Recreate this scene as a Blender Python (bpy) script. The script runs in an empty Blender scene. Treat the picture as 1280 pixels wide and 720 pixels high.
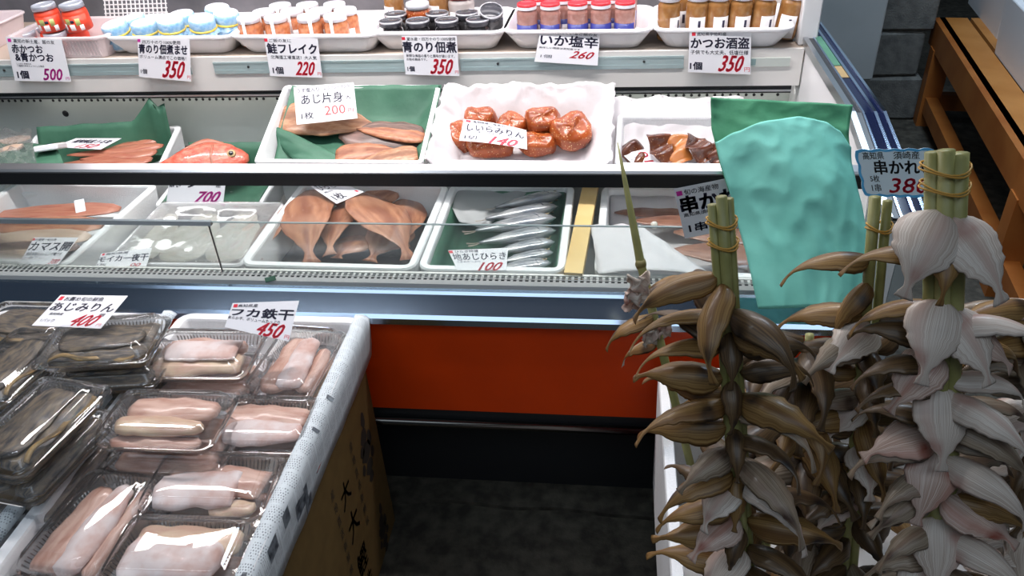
import bpy, math, random
from mathutils import Vector as V, Matrix as MX, noise as NZ
random.seed(11)
SC = bpy.context.scene
COL = SC.collection
PI = math.pi

# ---------------------------------------------------------------- camera
F = 1000.0
ax = V((8300, 170, -1000)).normalized()
dn = V((90, 1490, 1000)); dn = (dn - ax * dn.dot(ax)).normalized()
dp = ax.cross(dn)
CAM = V((0, -1.28, 1.5))
cam = bpy.data.objects.new('camera', bpy.data.cameras.new('camera')); COL.objects.link(cam)
cr = V((ax.x, dp.x, -dn.x)); cu = -V((ax.y, dp.y, -dn.y)); cf = V((ax.z, dp.z, -dn.z))
m = MX.Identity(4)
for i in range(3):
    m[i][0] = cr[i]; m[i][1] = cu[i]; m[i][2] = -cf[i]; m[i][3] = CAM[i]
cam.matrix_world = m
cam.data.lens = F / 1280 * 36; cam.data.sensor_width = 36; cam.data.clip_start = 0.02
SC.camera = cam
SC.view_settings.view_transform = 'Standard'; SC.view_settings.look = 'None'
SC.view_settings.gamma = 1; SC.view_settings.use_curve_mapping = False
SC.view_settings.exposure = 0.0

# ---------------------------------------------------------------- light
w = bpy.data.worlds.new('world'); SC.world = w; w.use_nodes = True
bgn = w.node_tree.nodes['Background']
bgn.inputs[0].default_value = (0.62, 0.78, 1.0, 1); bgn.inputs[1].default_value = 0.05
def area(name, loc, size, energy, color, rot=(0, 0, 0), spread=180):
    l = bpy.data.lights.new(name, 'AREA'); l.shape = 'RECTANGLE'; l.size, l.size_y = size
    l.energy = energy; l.color = color; l.spread = math.radians(spread)
    o = bpy.data.objects.new(name, l); COL.objects.link(o); o.location = loc
    o.rotation_euler = tuple(math.radians(a) for a in rot)
    return o
# fluorescent tubes under the hood and under the jar shelf; fill panels are added light
area('hood_fluorescent', (-0.62, 0.42, 1.93), (2.2, 0.10), 28, (1.0, 0.96, 0.96), (4, 0, 0), 150)
area('under_shelf_fluorescent', (-0.62, 0.815, 0.730), (2.2, 0.03), 0.38, (1.0, 0.98, 0.94), (25, 0, 0), 170)
area('rail_reflection_fill', (-0.62, 0.98, 1.30), (2.2, 0.16), 5.5, (1.0, 0.95, 0.96), (-38, 0, 0), 170)  # added panel, no tube there; gives the glass rail a bright reflection
area('aisle_daylight_fill', (-0.3, -3.0, 3.7), (5.5, 2.4), 62, (0.74, 0.87, 1.0), (0, 0, 0))  # added overhead panel standing in for bluish daylight over the aisle
area('background_fill', (0.85, 1.35, 2.7), (0.9, 0.5), 44, (0.66, 0.82, 1.0))  # added fill, no lamp there; lifts the cabinet, blocks and bench
area('stall_lamp', (-1.25, -0.45, 2.3), (0.9, 0.08), 3.5, (0.86, 0.93, 1.0), (0, 0, 0), 140)

# ---------------------------------------------------------------- pixel -> place
def ray(px, py):
    r = V(((px - 640) / F, (py - 360) / F, 1))
    return V((r.dot(ax), r.dot(dp), -r.dot(dn)))
def at(px, py, z):
    d = ray(px, py); return CAM + d * ((z - CAM.z) / d.z)
def aty(px, py, y):
    d = ray(px, py); return CAM + d * ((y - CAM.y) / d.y)
def proj(p):
    q = V(p) - CAM; c = ax * q.x + dp * q.y - dn * q.z; return (640 + F * c.x / c.z, 360 + F * c.y / c.z)
def atp(px, py, p0, n):
    d = ray(px, py); return CAM + d * ((p0 - CAM).dot(n) / d.dot(n))

# ---------------------------------------------------------------- materials
MT = {}
def mat(name, c, rough=0.5, metal=0.0, c2=None, scale=8.0, bump=0.0, bscale=60.0, streak=None, alpha=None, coat=0.0,
        spec=0.5, trans=0.0, lo=0.35, hi=0.65, speck=None, sub=0.0):
    m = bpy.data.materials.new(name); m.use_nodes = True; nt = m.node_tree; N = nt.nodes; L = nt.links
    b = N['Principled BSDF']; out = N['Material Output']
    b.inputs['Base Color'].default_value = (*c, 1); b.inputs['Roughness'].default_value = rough
    b.inputs['Metallic'].default_value = metal; b.inputs['Coat Weight'].default_value = coat
    b.inputs['Coat Roughness'].default_value = 0.1
    b.inputs['Specular IOR Level'].default_value = spec
    tc = N.new('ShaderNodeTexCoord'); colsock = None
    if c2:
        mp = N.new('ShaderNodeMapping'); nz = N.new('ShaderNodeTexNoise'); rp = N.new('ShaderNodeValToRGB')
        L.new(tc.outputs['UV' if streak else 'Object'], mp.inputs[0]); L.new(mp.outputs[0], nz.inputs['Vector'])
        if streak: mp.inputs['Scale'].default_value = (streak[0], streak[1], 1)
        nz.inputs['Scale'].default_value = 1.0 if streak else scale; nz.inputs['Detail'].default_value = 5
        L.new(nz.outputs[0], rp.inputs[0]); e = rp.color_ramp.elements
        e[0].position = lo; e[1].position = hi; e[0].color = (*c, 1); e[1].color = (*c2, 1)
        colsock = rp.outputs[0]
    if speck:
        vz = N.new('ShaderNodeTexVoronoi'); vz.inputs['Scale'].default_value = speck[1]
        rr_ = N.new('ShaderNodeValToRGB'); L.new(tc.outputs['Object'], vz.inputs['Vector']); L.new(vz.outputs['Distance'], rr_.inputs[0])
        rr_.color_ramp.elements[0].position = speck[2]; rr_.color_ramp.elements[1].position = speck[2] + 0.05
        rr_.color_ramp.elements[0].color = (1, 1, 1, 1); rr_.color_ramp.elements[1].color = (0, 0, 0, 1)
        mx = N.new('ShaderNodeMixRGB'); L.new(rr_.outputs[0], mx.inputs[0])
        if colsock: L.new(colsock, mx.inputs[1])
        else: mx.inputs[1].default_value = (*c, 1)
        mx.inputs[2].default_value = (*speck[0], 1); colsock = mx.outputs[0]
    if colsock: L.new(colsock, b.inputs['Base Color'])
    if bump:
        nb = N.new('ShaderNodeTexNoise'); nb.inputs['Scale'].default_value = bscale; nb.inputs['Detail'].default_value = 4
        L.new(tc.outputs['Object'], nb.inputs['Vector'])
        bp = N.new('ShaderNodeBump'); bp.inputs['Strength'].default_value = bump; bp.inputs['Distance'].default_value = 0.004
        L.new(nb.outputs[0], bp.inputs['Height']); L.new(bp.outputs[0], b.inputs['Normal'])
    if trans:
        tl = N.new('ShaderNodeBsdfTranslucent'); tl.inputs[0].default_value = (*c, 1)
        if colsock: L.new(colsock, tl.inputs[0])
        mx = N.new('ShaderNodeMixShader'); mx.inputs[0].default_value = trans
        L.new(b.outputs[0], mx.inputs[1]); L.new(tl.outputs[0], mx.inputs[2]); L.new(mx.outputs[0], out.inputs[0])
    if alpha is not None: b.inputs['Alpha'].default_value = alpha
    MT[name] = m; return m
def clear(name, tint=(1, 1, 1), haze=0.04, gloss=0.03, rough=0.03, bump=0.0, bscale=40, gain=0.9):
    """thin clear plastic or glass: transparent, a Fresnel shine and a little haze"""
    m = bpy.data.materials.new(name); m.use_nodes = True; nt = m.node_tree; N = nt.nodes; L = nt.links
    N.remove(N['Principled BSDF']); out = N['Material Output']
    tr = N.new('ShaderNodeBsdfTransparent'); tr.inputs[0].default_value = (*tint, 1)
    gl = N.new('ShaderNodeBsdfGlossy'); gl.inputs['Roughness'].default_value = rough
    df = N.new('ShaderNodeBsdfDiffuse'); df.inputs[0].default_value = (0.8, 0.8, 0.8, 1)
    lw = N.new('ShaderNodeLayerWeight'); lw.inputs[0].default_value = 0.25
    mr = N.new('ShaderNodeMapRange'); mr.inputs[3].default_value = gloss; mr.inputs[4].default_value = gain
    L.new(lw.outputs['Fresnel'], mr.inputs[0])
    m1 = N.new('ShaderNodeMixShader'); m1.inputs[0].default_value = haze
    L.new(tr.outputs[0], m1.inputs[1]); L.new(df.outputs[0], m1.inputs[2])
    m2 = N.new('ShaderNodeMixShader'); L.new(mr.outputs[0], m2.inputs[0])
    L.new(m1.outputs[0], m2.inputs[1]); L.new(gl.outputs[0], m2.inputs[2]); L.new(m2.outputs[0], out.inputs[0])
    if bump:
        tc = N.new('ShaderNodeTexCoord'); nb = N.new('ShaderNodeTexNoise'); nb.inputs['Scale'].default_value = bscale
        L.new(tc.outputs['Object'], nb.inputs['Vector']); bp = N.new('ShaderNodeBump')
        bp.inputs['Strength'].default_value = bump; bp.inputs['Distance'].default_value = 0.01
        L.new(nb.outputs[0], bp.inputs['Height']); L.new(bp.outputs[0], gl.inputs['Normal']); L.new(bp.outputs[0], lw.inputs['Normal'])
    MT[name] = m; return m

mat('foam', (0.86, 0.86, 0.87), 0.55, bump=0.25, bscale=220)
mat('foam_tray', (0.88, 0.86, 0.88), 0.35)
mat('enamel', (0.74, 0.71, 0.68), 0.42, c2=(0.78, 0.75, 0.72), scale=3)
mat('enamel_back', (0.55, 0.59, 0.55), 0.45, c2=(0.62, 0.65, 0.61), scale=4)
mat('enamel_pale', (0.80, 0.79, 0.80), 0.4)
mat('deck_metal', (0.50, 0.53, 0.53), 0.4, 0.3)
mat('orange_panel', (0.84, 0.062, 0.001), 0.38, c2=(0.76, 0.055, 0.001), scale=5)
mat('chrome', (0.58, 0.70, 0.88), 0.14, 1.0, bump=0.02, bscale=30)
mat('bright_steel', (0.78, 0.78, 0.80), 0.30, 1.0)
mat('steel', (0.48, 0.50, 0.52), 0.28, 1.0)
mat('dark_gap', (0.012, 0.013, 0.015), 0.5)
mat('black_metal', (0.02, 0.021, 0.023), 0.35)
mat('dark_tube', (0.16, 0.15, 0.14), 0.22, 1.0)
mat('strip_blue', (0.42, 0.53, 0.54), 0.25, 0.35)
mat('navy_glass', (0.006, 0.010, 0.035), 0.10, spec=0.3)
mat('tape_brown', (0.32, 0.22, 0.10), 0.35)
mat('shelf_board', (0.55, 0.44, 0.36), 0.5, c2=(0.50, 0.41, 0.34), scale=6)
mat('back_grey', (0.10, 0.105, 0.12), 0.3, c2=(0.22, 0.22, 0.25), scale=5)
mat('gray_steel', (0.34, 0.37, 0.375), 0.5, c2=(0.40, 0.43, 0.435), scale=4)
mat('concrete', (0.055, 0.055, 0.05), 0.85, c2=(0.12, 0.12, 0.105), scale=14, bump=0.6, bscale=120)
mat('concrete_floor', (0.026, 0.023, 0.017), 0.8, c2=(0.075, 0.068, 0.052), scale=30, bump=0.5, bscale=160)
mat('block', (0.11, 0.112, 0.105), 0.9, c2=(0.19, 0.19, 0.175), scale=22, bump=0.8, bscale=150)
mat('orange_wood', (0.30, 0.085, 0.012), 0.5, c2=(0.38, 0.13, 0.025), scale=7)
mat('orange_wood_top', (0.42, 0.16, 0.03), 0.5, c2=(0.50, 0.21, 0.05), scale=7)
mat('plank', (0.72, 0.47, 0.17), 0.55, c2=(0.80, 0.56, 0.24), scale=18)
mat('paper', (0.84, 0.83, 0.87), 0.4)
mat('ink', (0.022, 0.020, 0.055), 0.5)
mat('ink_black', (0.01, 0.01, 0.012), 0.5)
mat('red_ink', (0.74, 0.02, 0.05), 0.5)
mat('thin_red', (0.80, 0.10, 0.10), 0.5)
mat('magenta_ink', (0.62, 0.02, 0.34), 0.5)
mat('cloud_blue', (0.10, 0.45, 0.80), 0.5)
mat('sign_white', (0.76, 0.88, 0.95), 0.5)
mat('green_liner', (0.030, 0.115, 0.068), 0.6, c2=(0.060, 0.175, 0.108), scale=9, bump=0.35, bscale=28)
mat('green_sheet', (0.17, 0.56, 0.47), 0.7, c2=(0.225, 0.66, 0.56), scale=12, bump=0.15, bscale=40)
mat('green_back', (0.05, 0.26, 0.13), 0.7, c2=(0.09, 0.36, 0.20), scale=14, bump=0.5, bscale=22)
mat('white_tissue', (0.84, 0.80, 0.81), 0.5, trans=0.25, bump=0.5, bscale=30)
mat('grey_film', (0.62, 0.62, 0.62), 0.3, alpha=0.55, bump=0.4, bscale=18)
mat('kraft', (0.115, 0.066, 0.015), 0.7, c2=(0.14, 0.082, 0.020), scale=30)
mat('kraft_print', (0.02, 0.015, 0.01), 0.7)
# fish
mat('hiraki_edge', (0.42, 0.25, 0.13), 0.45, c2=(0.5, 0.33, 0.2), scale=40)
mat('skin_dark', (0.06, 0.045, 0.045), 0.3, c2=(0.16, 0.13, 0.12), streak=(8, 10), coat=0.3)
mat('silver', (0.58, 0.57, 0.57), 0.26, 0.45, c2=(0.22, 0.24, 0.28), streak=(4, 6), coat=0.4)
mat('silver_back', (0.05, 0.065, 0.09), 0.25, 0.35, c2=(0.12, 0.14, 0.17), streak=(12, 6), coat=0.4)
mat('fin', (0.28, 0.22, 0.17), 0.5, c2=(0.42, 0.35, 0.29), streak=(3, 30))
mat('eye', (0.006, 0.006, 0.008), 0.1, coat=0.6)
mat('eye_ring', (0.55, 0.40, 0.20), 0.3)
mat('mirin', (0.42, 0.085, 0.014), 0.32, c2=(0.26, 0.045, 0.008), scale=30, coat=0.3, speck=((0.80, 0.55, 0.25), 170, 0.17), bump=0.2, bscale=70)
mat('dark_mirin', (0.085, 0.024, 0.014), 0.25, c2=(0.17, 0.05, 0.02), scale=30, coat=0.6, speck=((0.65, 0.42, 0.2), 150, 0.10))
mat('orange_edge', (0.50, 0.17, 0.04), 0.3, coat=0.5)
mat('red_fish', (0.64, 0.085, 0.05), 0.3, c2=(0.72, 0.22, 0.14), scale=60, coat=0.4, bump=0.4, bscale=150)
mat('red_dried', (0.38, 0.10, 0.06), 0.4, c2=(0.55, 0.24, 0.15), streak=(5, 12), coat=0.2)
mat('squid', (0.74, 0.69, 0.58), 0.35, c2=(0.84, 0.80, 0.72), scale=14, coat=0.4)
mat('brown_squid', (0.20, 0.075, 0.045), 0.35, c2=(0.34, 0.15, 0.09), streak=(4, 8), coat=0.3)
mat('kamasu', (0.45, 0.30, 0.21), 0.4, c2=(0.58, 0.44, 0.34), streak=(3, 6), coat=0.2)
mat('shark', (0.70, 0.47, 0.38), 0.38, c2=(0.44, 0.20, 0.14), streak=(2.5, 4), coat=0.35, lo=0.4, hi=0.72)
mat('shark_frost', (0.80, 0.70, 0.68), 0.55, c2=(0.62, 0.38, 0.32), scale=26, coat=0.1, lo=0.42, hi=0.7)
mat('shark_tan', (0.72, 0.56, 0.38), 0.4, c2=(0.62, 0.38, 0.28), streak=(3, 3), coat=0.3)
mat('aji_dark', (0.028, 0.026, 0.030), 0.5, c2=(0.20, 0.15, 0.095), streak=(6, 7), coat=0.08)
mat('aji_edge', (0.46, 0.31, 0.12), 0.35, c2=(0.36, 0.22, 0.08), scale=40, coat=0.3)
def fishskin(name, a, b, mid, gill, trans, rays=26, su=0.9):
    """skin drawn over the fish's own length (u) and width (v): fine rays, a darker spine band, a gill patch near the head"""
    m = mat(name, a, 0.45, c2=b, streak=(su, rays), coat=0.12, trans=trans, lo=0.38, hi=0.66); nt = m.node_tree; N = nt.nodes; L = nt.links
    rp = next(n for n in N if n.type == 'VALTORGB'); tc = next(n for n in N if n.type == 'TEX_COORD')
    sp = N.new('ShaderNodeSeparateXYZ'); L.new(tc.outputs['UV'], sp.inputs[0])
    def fn(op, x, y=None):
        n = N.new('ShaderNodeMath'); n.operation = op
        for k, q in enumerate((x, y)):
            if q is None: continue
            if isinstance(q, (int, float)): n.inputs[k].default_value = q
            else: L.new(q, n.inputs[k])
        return n.outputs[0]
    fu = fn('FRACT', sp.outputs[0]); fv = fn('ABSOLUTE', fn('SUBTRACT', fn('FRACT', sp.outputs[1]), .5))
    band = N.new('ShaderNodeMapRange'); L.new(fv, band.inputs[0]); band.inputs[1].default_value = .03; band.inputs[2].default_value = .17; band.inputs[3].default_value = .75; band.inputs[4].default_value = 0
    m1 = N.new('ShaderNodeMixRGB'); L.new(band.outputs[0], m1.inputs[0]); L.new(rp.outputs[0], m1.inputs[1]); m1.inputs[2].default_value = (*mid, 1)
    gu = N.new('ShaderNodeMapRange'); L.new(fn('ABSOLUTE', fn('SUBTRACT', fu, .17)), gu.inputs[0]); gu.inputs[1].default_value = .03; gu.inputs[2].default_value = .13; gu.inputs[3].default_value = 1; gu.inputs[4].default_value = 0
    gv = N.new('ShaderNodeMapRange'); L.new(fv, gv.inputs[0]); gv.inputs[1].default_value = .14; gv.inputs[2].default_value = .34; gv.inputs[3].default_value = 1; gv.inputs[4].default_value = 0
    nz_ = N.new('ShaderNodeTexNoise'); nz_.inputs['Scale'].default_value = 5; L.new(tc.outputs['UV'], nz_.inputs['Vector'])
    m2 = N.new('ShaderNodeMixRGB'); L.new(fn('MULTIPLY', fn('MULTIPLY', gu.outputs[0], gv.outputs[0]), fn('MULTIPLY', nz_.outputs[0], 1.6)), m2.inputs[0]); L.new(m1.outputs[0], m2.inputs[1]); m2.inputs[2].default_value = (*gill, 1)
    L.new(m2.outputs[0], N['Principled BSDF'].inputs['Base Color'])
    t = [n for n in N if n.type == 'BSDF_TRANSLUCENT']
    if t: L.new(m2.outputs[0], t[0].inputs[0])
fishskin('flat_brown', (0.18, 0.088, 0.024), (0.42, 0.25, 0.088), (0.16, 0.07, 0.02), (0.02, 0.01, 0.006), 0.22)
fishskin('flat_dark', (0.06, 0.032, 0.013), (0.17, 0.10, 0.042), (0.05, 0.025, 0.01), (0.012, 0.006, 0.004), 0.12)
fishskin('flat_pale', (0.56, 0.44, 0.36), (0.88, 0.80, 0.72), (0.62, 0.44, 0.37), (0.50, 0.30, 0.25), 0.22, 64)
fishskin('flat_pink', (0.50, 0.32, 0.25), (0.80, 0.66, 0.58), (0.50, 0.24, 0.18), (0.32, 0.09, 0.06), 0.22, 56)
fishskin('flat_grey', (0.22, 0.155, 0.10), (0.46, 0.37, 0.28), (0.24, 0.15, 0.10), (0.06, 0.03, 0.02), 0.2, 30)
fishskin('fillet_flesh', (0.36, 0.12, 0.055), (0.52, 0.235, 0.12), (0.22, 0.07, 0.04), (0.45, 0.2, 0.12), 0, 8, 9)
fishskin('fillet_pale', (0.34, 0.145, 0.07), (0.52, 0.29, 0.165), (0.20, 0.075, 0.04), (0.22, 0.09, 0.05), 0, 9, 8)
fishskin('fillet_skin', (0.06, 0.038, 0.032), (0.25, 0.14, 0.105), (0.10, 0.055, 0.045), (0.2, 0.1, 0.08), 0, 20, 4)
fishskin('hiraki', (0.30, 0.105, 0.05), (0.50, 0.225, 0.12), (0.21, 0.062, 0.032), (0.40, 0.19, 0.11), 0, 8, 5)
mat('gill_mark', (0.03, 0.012, 0.008), 0.4)
mat('bamboo', (0.25, 0.24, 0.075), 0.42, c2=(0.36, 0.34, 0.13), scale=20)
mat('bamboo_node', (0.20, 0.17, 0.06), 0.5)
mat('rubber', (0.62, 0.33, 0.06), 0.5)
# jars
mat('cap_white', (0.82, 0.83, 0.88), 0.3)
mat('cap_red', (0.70, 0.035, 0.05), 0.3)
mat('cap_grey', (0.50, 0.53, 0.60), 0.3, 0.3)
mat('cap_black', (0.045, 0.045, 0.055), 0.2)
mat('cap_rim', (0.55, 0.55, 0.58), 0.25, 0.6)
mat('salmon_jar', (0.46, 0.13, 0.05), 0.08, c2=(0.62, 0.25, 0.11), scale=80, coat=0.8)
mat('squid_jar', (0.36, 0.17, 0.14), 0.08, c2=(0.45, 0.24, 0.20), scale=90, coat=0.8)
mat('bonito_jar', (0.30, 0.125, 0.035), 0.08, c2=(0.40, 0.20, 0.07), scale=60, coat=0.8)
mat('nori_jar', (0.03, 0.028, 0.03), 0.06, coat=0.8)
mat('jar_glass', (0.50, 0.44, 0.42), 0.06, coat=0.8)
mat('jar_label', (0.84, 0.83, 0.84), 0.4)
mat('label_navy', (0.03, 0.04, 0.25), 0.4)
mat('label_yellow', (0.85, 0.62, 0.06), 0.4)
mat('label_red', (0.78, 0.07, 0.03), 0.4)
mat('label_green', (0.45, 0.50, 0.16), 0.4)
mat('label_blue', (0.10, 0.38, 0.70), 0.4)
mat('cloth_blue', (0.22, 0.46, 0.72), 0.75, c2=(0.52, 0.70, 0.85), scale=60, bump=0.4, bscale=120)
mat('cloth_top', (0.76, 0.76, 0.84), 0.6, c2=(0.36, 0.52, 0.78), scale=45, lo=.52, hi=.8)
mat('gold_cord', (0.80, 0.55, 0.08), 0.4)
mat('pink_plastic', (0.84, 0.72, 0.74), 0.35)
mat('clear_tub', (0.82, 0.72, 0.73), 0.25, alpha=0.72)
clear('glass', (0.96, 0.985, 0.98), haze=0.035, gloss=0.02, rough=0.02, gain=0.5)
clear('fogged_glass', (0.95, 0.98, 0.97), haze=0.08, gloss=0.03, rough=0.06, gain=0.5)
mat('glass_edge', (0.30, 0.42, 0.42), 0.15)
mat('frame_grey', (0.42, 0.47, 0.50), 0.3, 0.3)
clear('pack_plastic', (0.985, 0.985, 0.99), haze=0.028, gloss=0.05, rough=0.035, gain=0.85)
clear('pack_rib', (0.97, 0.97, 0.98), haze=0.10, gloss=0.08, rough=0.10, gain=0.9)
clear('cling_film', (0.98, 0.98, 0.98), haze=0.06, gloss=0.05, rough=0.10, bump=0.35, bscale=16, gain=0.45)
def newsprint():
    m = mat('newsprint', (0.66, 0.70, 0.72), 0.6); nt = m.node_tree; N = nt.nodes; L = nt.links; b = N['Principled BSDF']
    tc = N.new('ShaderNodeTexCoord')
    def brick(sx, sy, rot, bw, rh, ms):
        mp = N.new('ShaderNodeMapping'); mp.inputs['Scale'].default_value = (sx, sy, 1); mp.inputs['Rotation'].default_value = (0, 0, rot)
        L.new(tc.outputs['UV'], mp.inputs[0]); br = N.new('ShaderNodeTexBrick'); L.new(mp.outputs[0], br.inputs[0])
        br.inputs['Scale'].default_value = 1; br.inputs['Brick Width'].default_value = bw; br.inputs['Row Height'].default_value = rh
        br.inputs['Mortar Size'].default_value = ms; br.inputs['Color1'].default_value = (0, 0, 0, 1); br.inputs['Color2'].default_value = (.5, .5, .5, 1)
        br.inputs['Mortar'].default_value = (1, 1, 1, 1); br.inputs['Bias'].default_value = -0.2; br.offset = 0.37
        return br
    fine = brick(1, 1, 0, 0.0040, 0.0046, 0.0011)
    nz = N.new('ShaderNodeTexNoise'); nz.inputs['Scale'].default_value = 300; L.new(tc.outputs['UV'], nz.inputs['Vector'])
    col = brick(1, 1, 0, 0.060, 0.034, 0.0028); col.inputs['Color2'].default_value = (0, 0, 0, 1)
    mxg = N.new('ShaderNodeMath'); mxg.operation = 'MAXIMUM'; L.new(fine.outputs[0], mxg.inputs[0]); L.new(col.outputs[0], mxg.inputs[1])
    lum = N.new('ShaderNodeMath'); lum.operation = 'ADD'; L.new(mxg.outputs[0], lum.inputs[0]); L.new(nz.outputs[0], lum.inputs[1])
    rp = N.new('ShaderNodeValToRGB'); rp.color_ramp.elements[0].position = 0.60; rp.color_ramp.elements[1].position = 1.02
    rp.color_ramp.elements[0].color = (0.17, 0.19, 0.22, 1); rp.color_ramp.elements[1].color = (0.66, 0.71, 0.74, 1)
    L.new(lum.outputs[0], rp.inputs[0]); L.new(rp.outputs[0], b.inputs['Base Color'])
newsprint()

# ---------------------------------------------------------------- mesh builder
class MB:
    def __init__(s): s.v = []; s.f = []; s.mi = []; s.sm = []; s.uv = []; s.M = MX.Identity(4)
    def add(s, vs, fs, mi=0, sm=False, uv=None, M=None):
        o = len(s.v); T = s.M @ M if M else s.M
        s.v += [T @ V(p) for p in vs]; s.uv += uv if uv else [(0, 0)] * len(vs)
        for k, f in enumerate(fs):
            s.f.append([o + i for i in f]); s.mi.append(mi[k] if isinstance(mi, (list, tuple)) else mi); s.sm.append(sm)
        return s
    def box(s, a, b, mi=0, M=None, bev=0.0):
        (x0, y0, z0), (x1, y1, z1) = a, b
        if bev <= 0:
            vs = [(x, y, z) for z in (z0, z1) for y in (y0, y1) for x in (x0, x1)]
            return s.add(vs, [(0, 2, 3, 1), (4, 5, 7, 6), (0, 1, 5, 4), (2, 6, 7, 3), (0, 4, 6, 2), (1, 3, 7, 5)], mi, False, None, M)
        cx, cy = (x0 + x1) / 2, (y0 + y1) / 2; e = min(bev, (z1 - z0) * .45)
        R = [rr(x1 - x0 - 2 * q, y1 - y0 - 2 * q, max(bev - q, .0005), 3) for q in (e, 0, 0, e)]
        zs = (z0, z0 + e, z1 - e, z1)
        return s.loft([[(x + cx, y + cy, z) for x, y in r] for r, z in zip(R, zs)], True, True, mi, False, M)
    def loft(s, rings, c0=True, c1=True, mi=0, sm=True, M=None, uv=None, closed=True):
        n = len(rings[0]); vs = [p for r in rings for p in r]; fs = []; ms = []
        for i in range(len(rings) - 1):
            for j in range(n if closed else n - 1):
                k = (j + 1) % n
                fs.append((i * n + j, i * n + k, (i + 1) * n + k, (i + 1) * n + j)); ms.append(mi(i, j) if callable(mi) else mi)
        if c0: fs.append(tuple(range(n - 1, -1, -1))); ms.append(mi(0, 0) if callable(mi) else mi)
        if c1: fs.append(tuple((len(rings) - 1) * n + j for j in range(n))); ms.append(mi(len(rings) - 2, 0) if callable(mi) else mi)
        return s.add(vs, fs, ms, sm, uv, M)
    def lathe(s, prof, n=16, mi=0, c=(0, 0, 0), sm=True, M=None, c0=True, c1=True):
        return s.loft([[(c[0] + r * math.cos(2 * PI * j / n), c[1] + r * math.sin(2 * PI * j / n), c[2] + z) for j in range(n)] for r, z in prof],
                      c0, c1, mi, sm, M, uv=[(j / n, i) for i in range(len(prof)) for j in range(n)])
    def tube(s, pts, r, n=8, mi=0, sm=True):
        pts = [V(p) for p in pts]; rings = []
        for i, p in enumerate(pts):
            t = (pts[min(i + 1, len(pts) - 1)] - pts[max(i - 1, 0)]).normalized()
            u = t.cross(V((0, 0, 1)) if abs(t.z) < .9 else V((1, 0, 0))).normalized(); q = t.cross(u)
            rad = r[i] if isinstance(r, (list, tuple)) else r
            rings.append([p + (u * math.cos(2 * PI * j / n) + q * math.sin(2 * PI * j / n)) * rad for j in range(n)])
        return s.loft(rings, True, True, mi, sm, uv=[(i / max(1, len(pts) - 1), j / n) for i in range(len(pts)) for j in range(n)])
    def bar(s, p0, p1, wd, ht, mi=0, up=(0, 0, 1)):
        p0, p1 = V(p0), V(p1); t = (p1 - p0).normalized(); u = t.cross(V(up)).normalized(); q = u.cross(t)
        R = lambda p: [p + u * a * wd / 2 + q * b * ht / 2 for a, b in ((-1, -1), (1, -1), (1, 1), (-1, 1))]
        return s.loft([R(p0), R(p1)], True, True, mi, False)
    def extrude_x(s, poly, x0, x1, mi=0):
        return s.loft([[(x0, y, z) for y, z in poly], [(x1, y, z) for y, z in poly]], True, True, mi, False)
    def sheet(s, fn, nu, nv, th=0.0006, mi=0, mi2=None, uvs=(1, 1), sm=True):
        """a thin sheet with real thickness over fn(u, v) -> point"""
        P = [[V(fn(i / nu, j / nv)) for i in range(nu + 1)] for j in range(nv + 1)]; n = nu + 1; T = []; Bt = []
        for j in range(nv + 1):
            for i in range(nu + 1):
                du = P[j][min(i + 1, nu)] - P[j][max(i - 1, 0)]; dv = P[min(j + 1, nv)][i] - P[max(j - 1, 0)][i]
                nn = du.cross(dv); nn = nn.normalized() if nn.length > 1e-12 else V((0, 0, 1))
                T.append(P[j][i] + nn * th / 2); Bt.append(P[j][i] - nn * th / 2)
        uv = [(i / nu * uvs[0], j / nv * uvs[1]) for j in range(nv + 1) for i in range(n)]; o = len(T); fs = []; ms = []
        for j in range(nv):
            for i in range(nu):
                q = (j * n + i, j * n + i + 1, (j + 1) * n + i + 1, (j + 1) * n + i)
                fs.append(q); ms.append(mi); fs.append(tuple(o + k for k in q[::-1])); ms.append(mi if mi2 is None else mi2)
        edge = [i for i in range(n)] + [j * n + nu for j in range(1, nv + 1)] + [nv * n + i for i in range(nu - 1, -1, -1)] + [j * n for j in range(nv - 1, 0, -1)]
        for a, b in zip(edge, edge[1:] + edge[:1]): fs.append((b, a, o + a, o + b)); ms.append(mi)
        return s.add(T + Bt, fs, ms, sm, uv + uv)
    def build(s, name, mats, parent=None, world=False, raw=False):
        me = bpy.data.meshes.new(name)
        if parent is not None and world:
            I = wm(parent).inverted(); s.v = [I @ p for p in s.v]
        loc = None
        if parent is None and not raw:
            lo = [min(p[i] for p in s.v) for i in range(3)]; hi = [max(p[i] for p in s.v) for i in range(3)]
            loc = V(((lo[0] + hi[0]) / 2, (lo[1] + hi[1]) / 2, lo[2])); s.v = [p - loc for p in s.v]
        me.from_pydata([tuple(p) for p in s.v], [], s.f)
        for k in ([mats] if isinstance(mats, str) else mats): me.materials.append(MT[k])
        me.polygons.foreach_set('material_index', s.mi); me.polygons.foreach_set('use_smooth', s.sm)
        ul = me.uv_layers.new(name='UVMap'); li = [0] * len(me.loops); me.loops.foreach_get('vertex_index', li)
        ul.data.foreach_set('uv', [c for i in li for c in s.uv[i]])
        me.update()
        o = bpy.data.objects.new(name, me); COL.objects.link(o)
        if parent is not None: o.parent = parent
        elif loc is not None: o.location = loc
        return o
def wm(o):
    M = MX.LocRotScale(o.location, o.rotation_euler, o.scale)
    return wm(o.parent) @ M if o.parent else M
def rr(w, d, r, n=4):
    pts = []
    for cx, cy, a0 in ((w / 2 - r, d / 2 - r, 0), (-w / 2 + r, d / 2 - r, 90), (-w / 2 + r, -d / 2 + r, 180), (w / 2 - r, -d / 2 + r, 270)):
        for k in range(n + 1):
            a = math.radians(a0 + 90 * k / n); pts.append((cx + r * math.cos(a), cy + r * math.sin(a)))
    return pts
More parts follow.
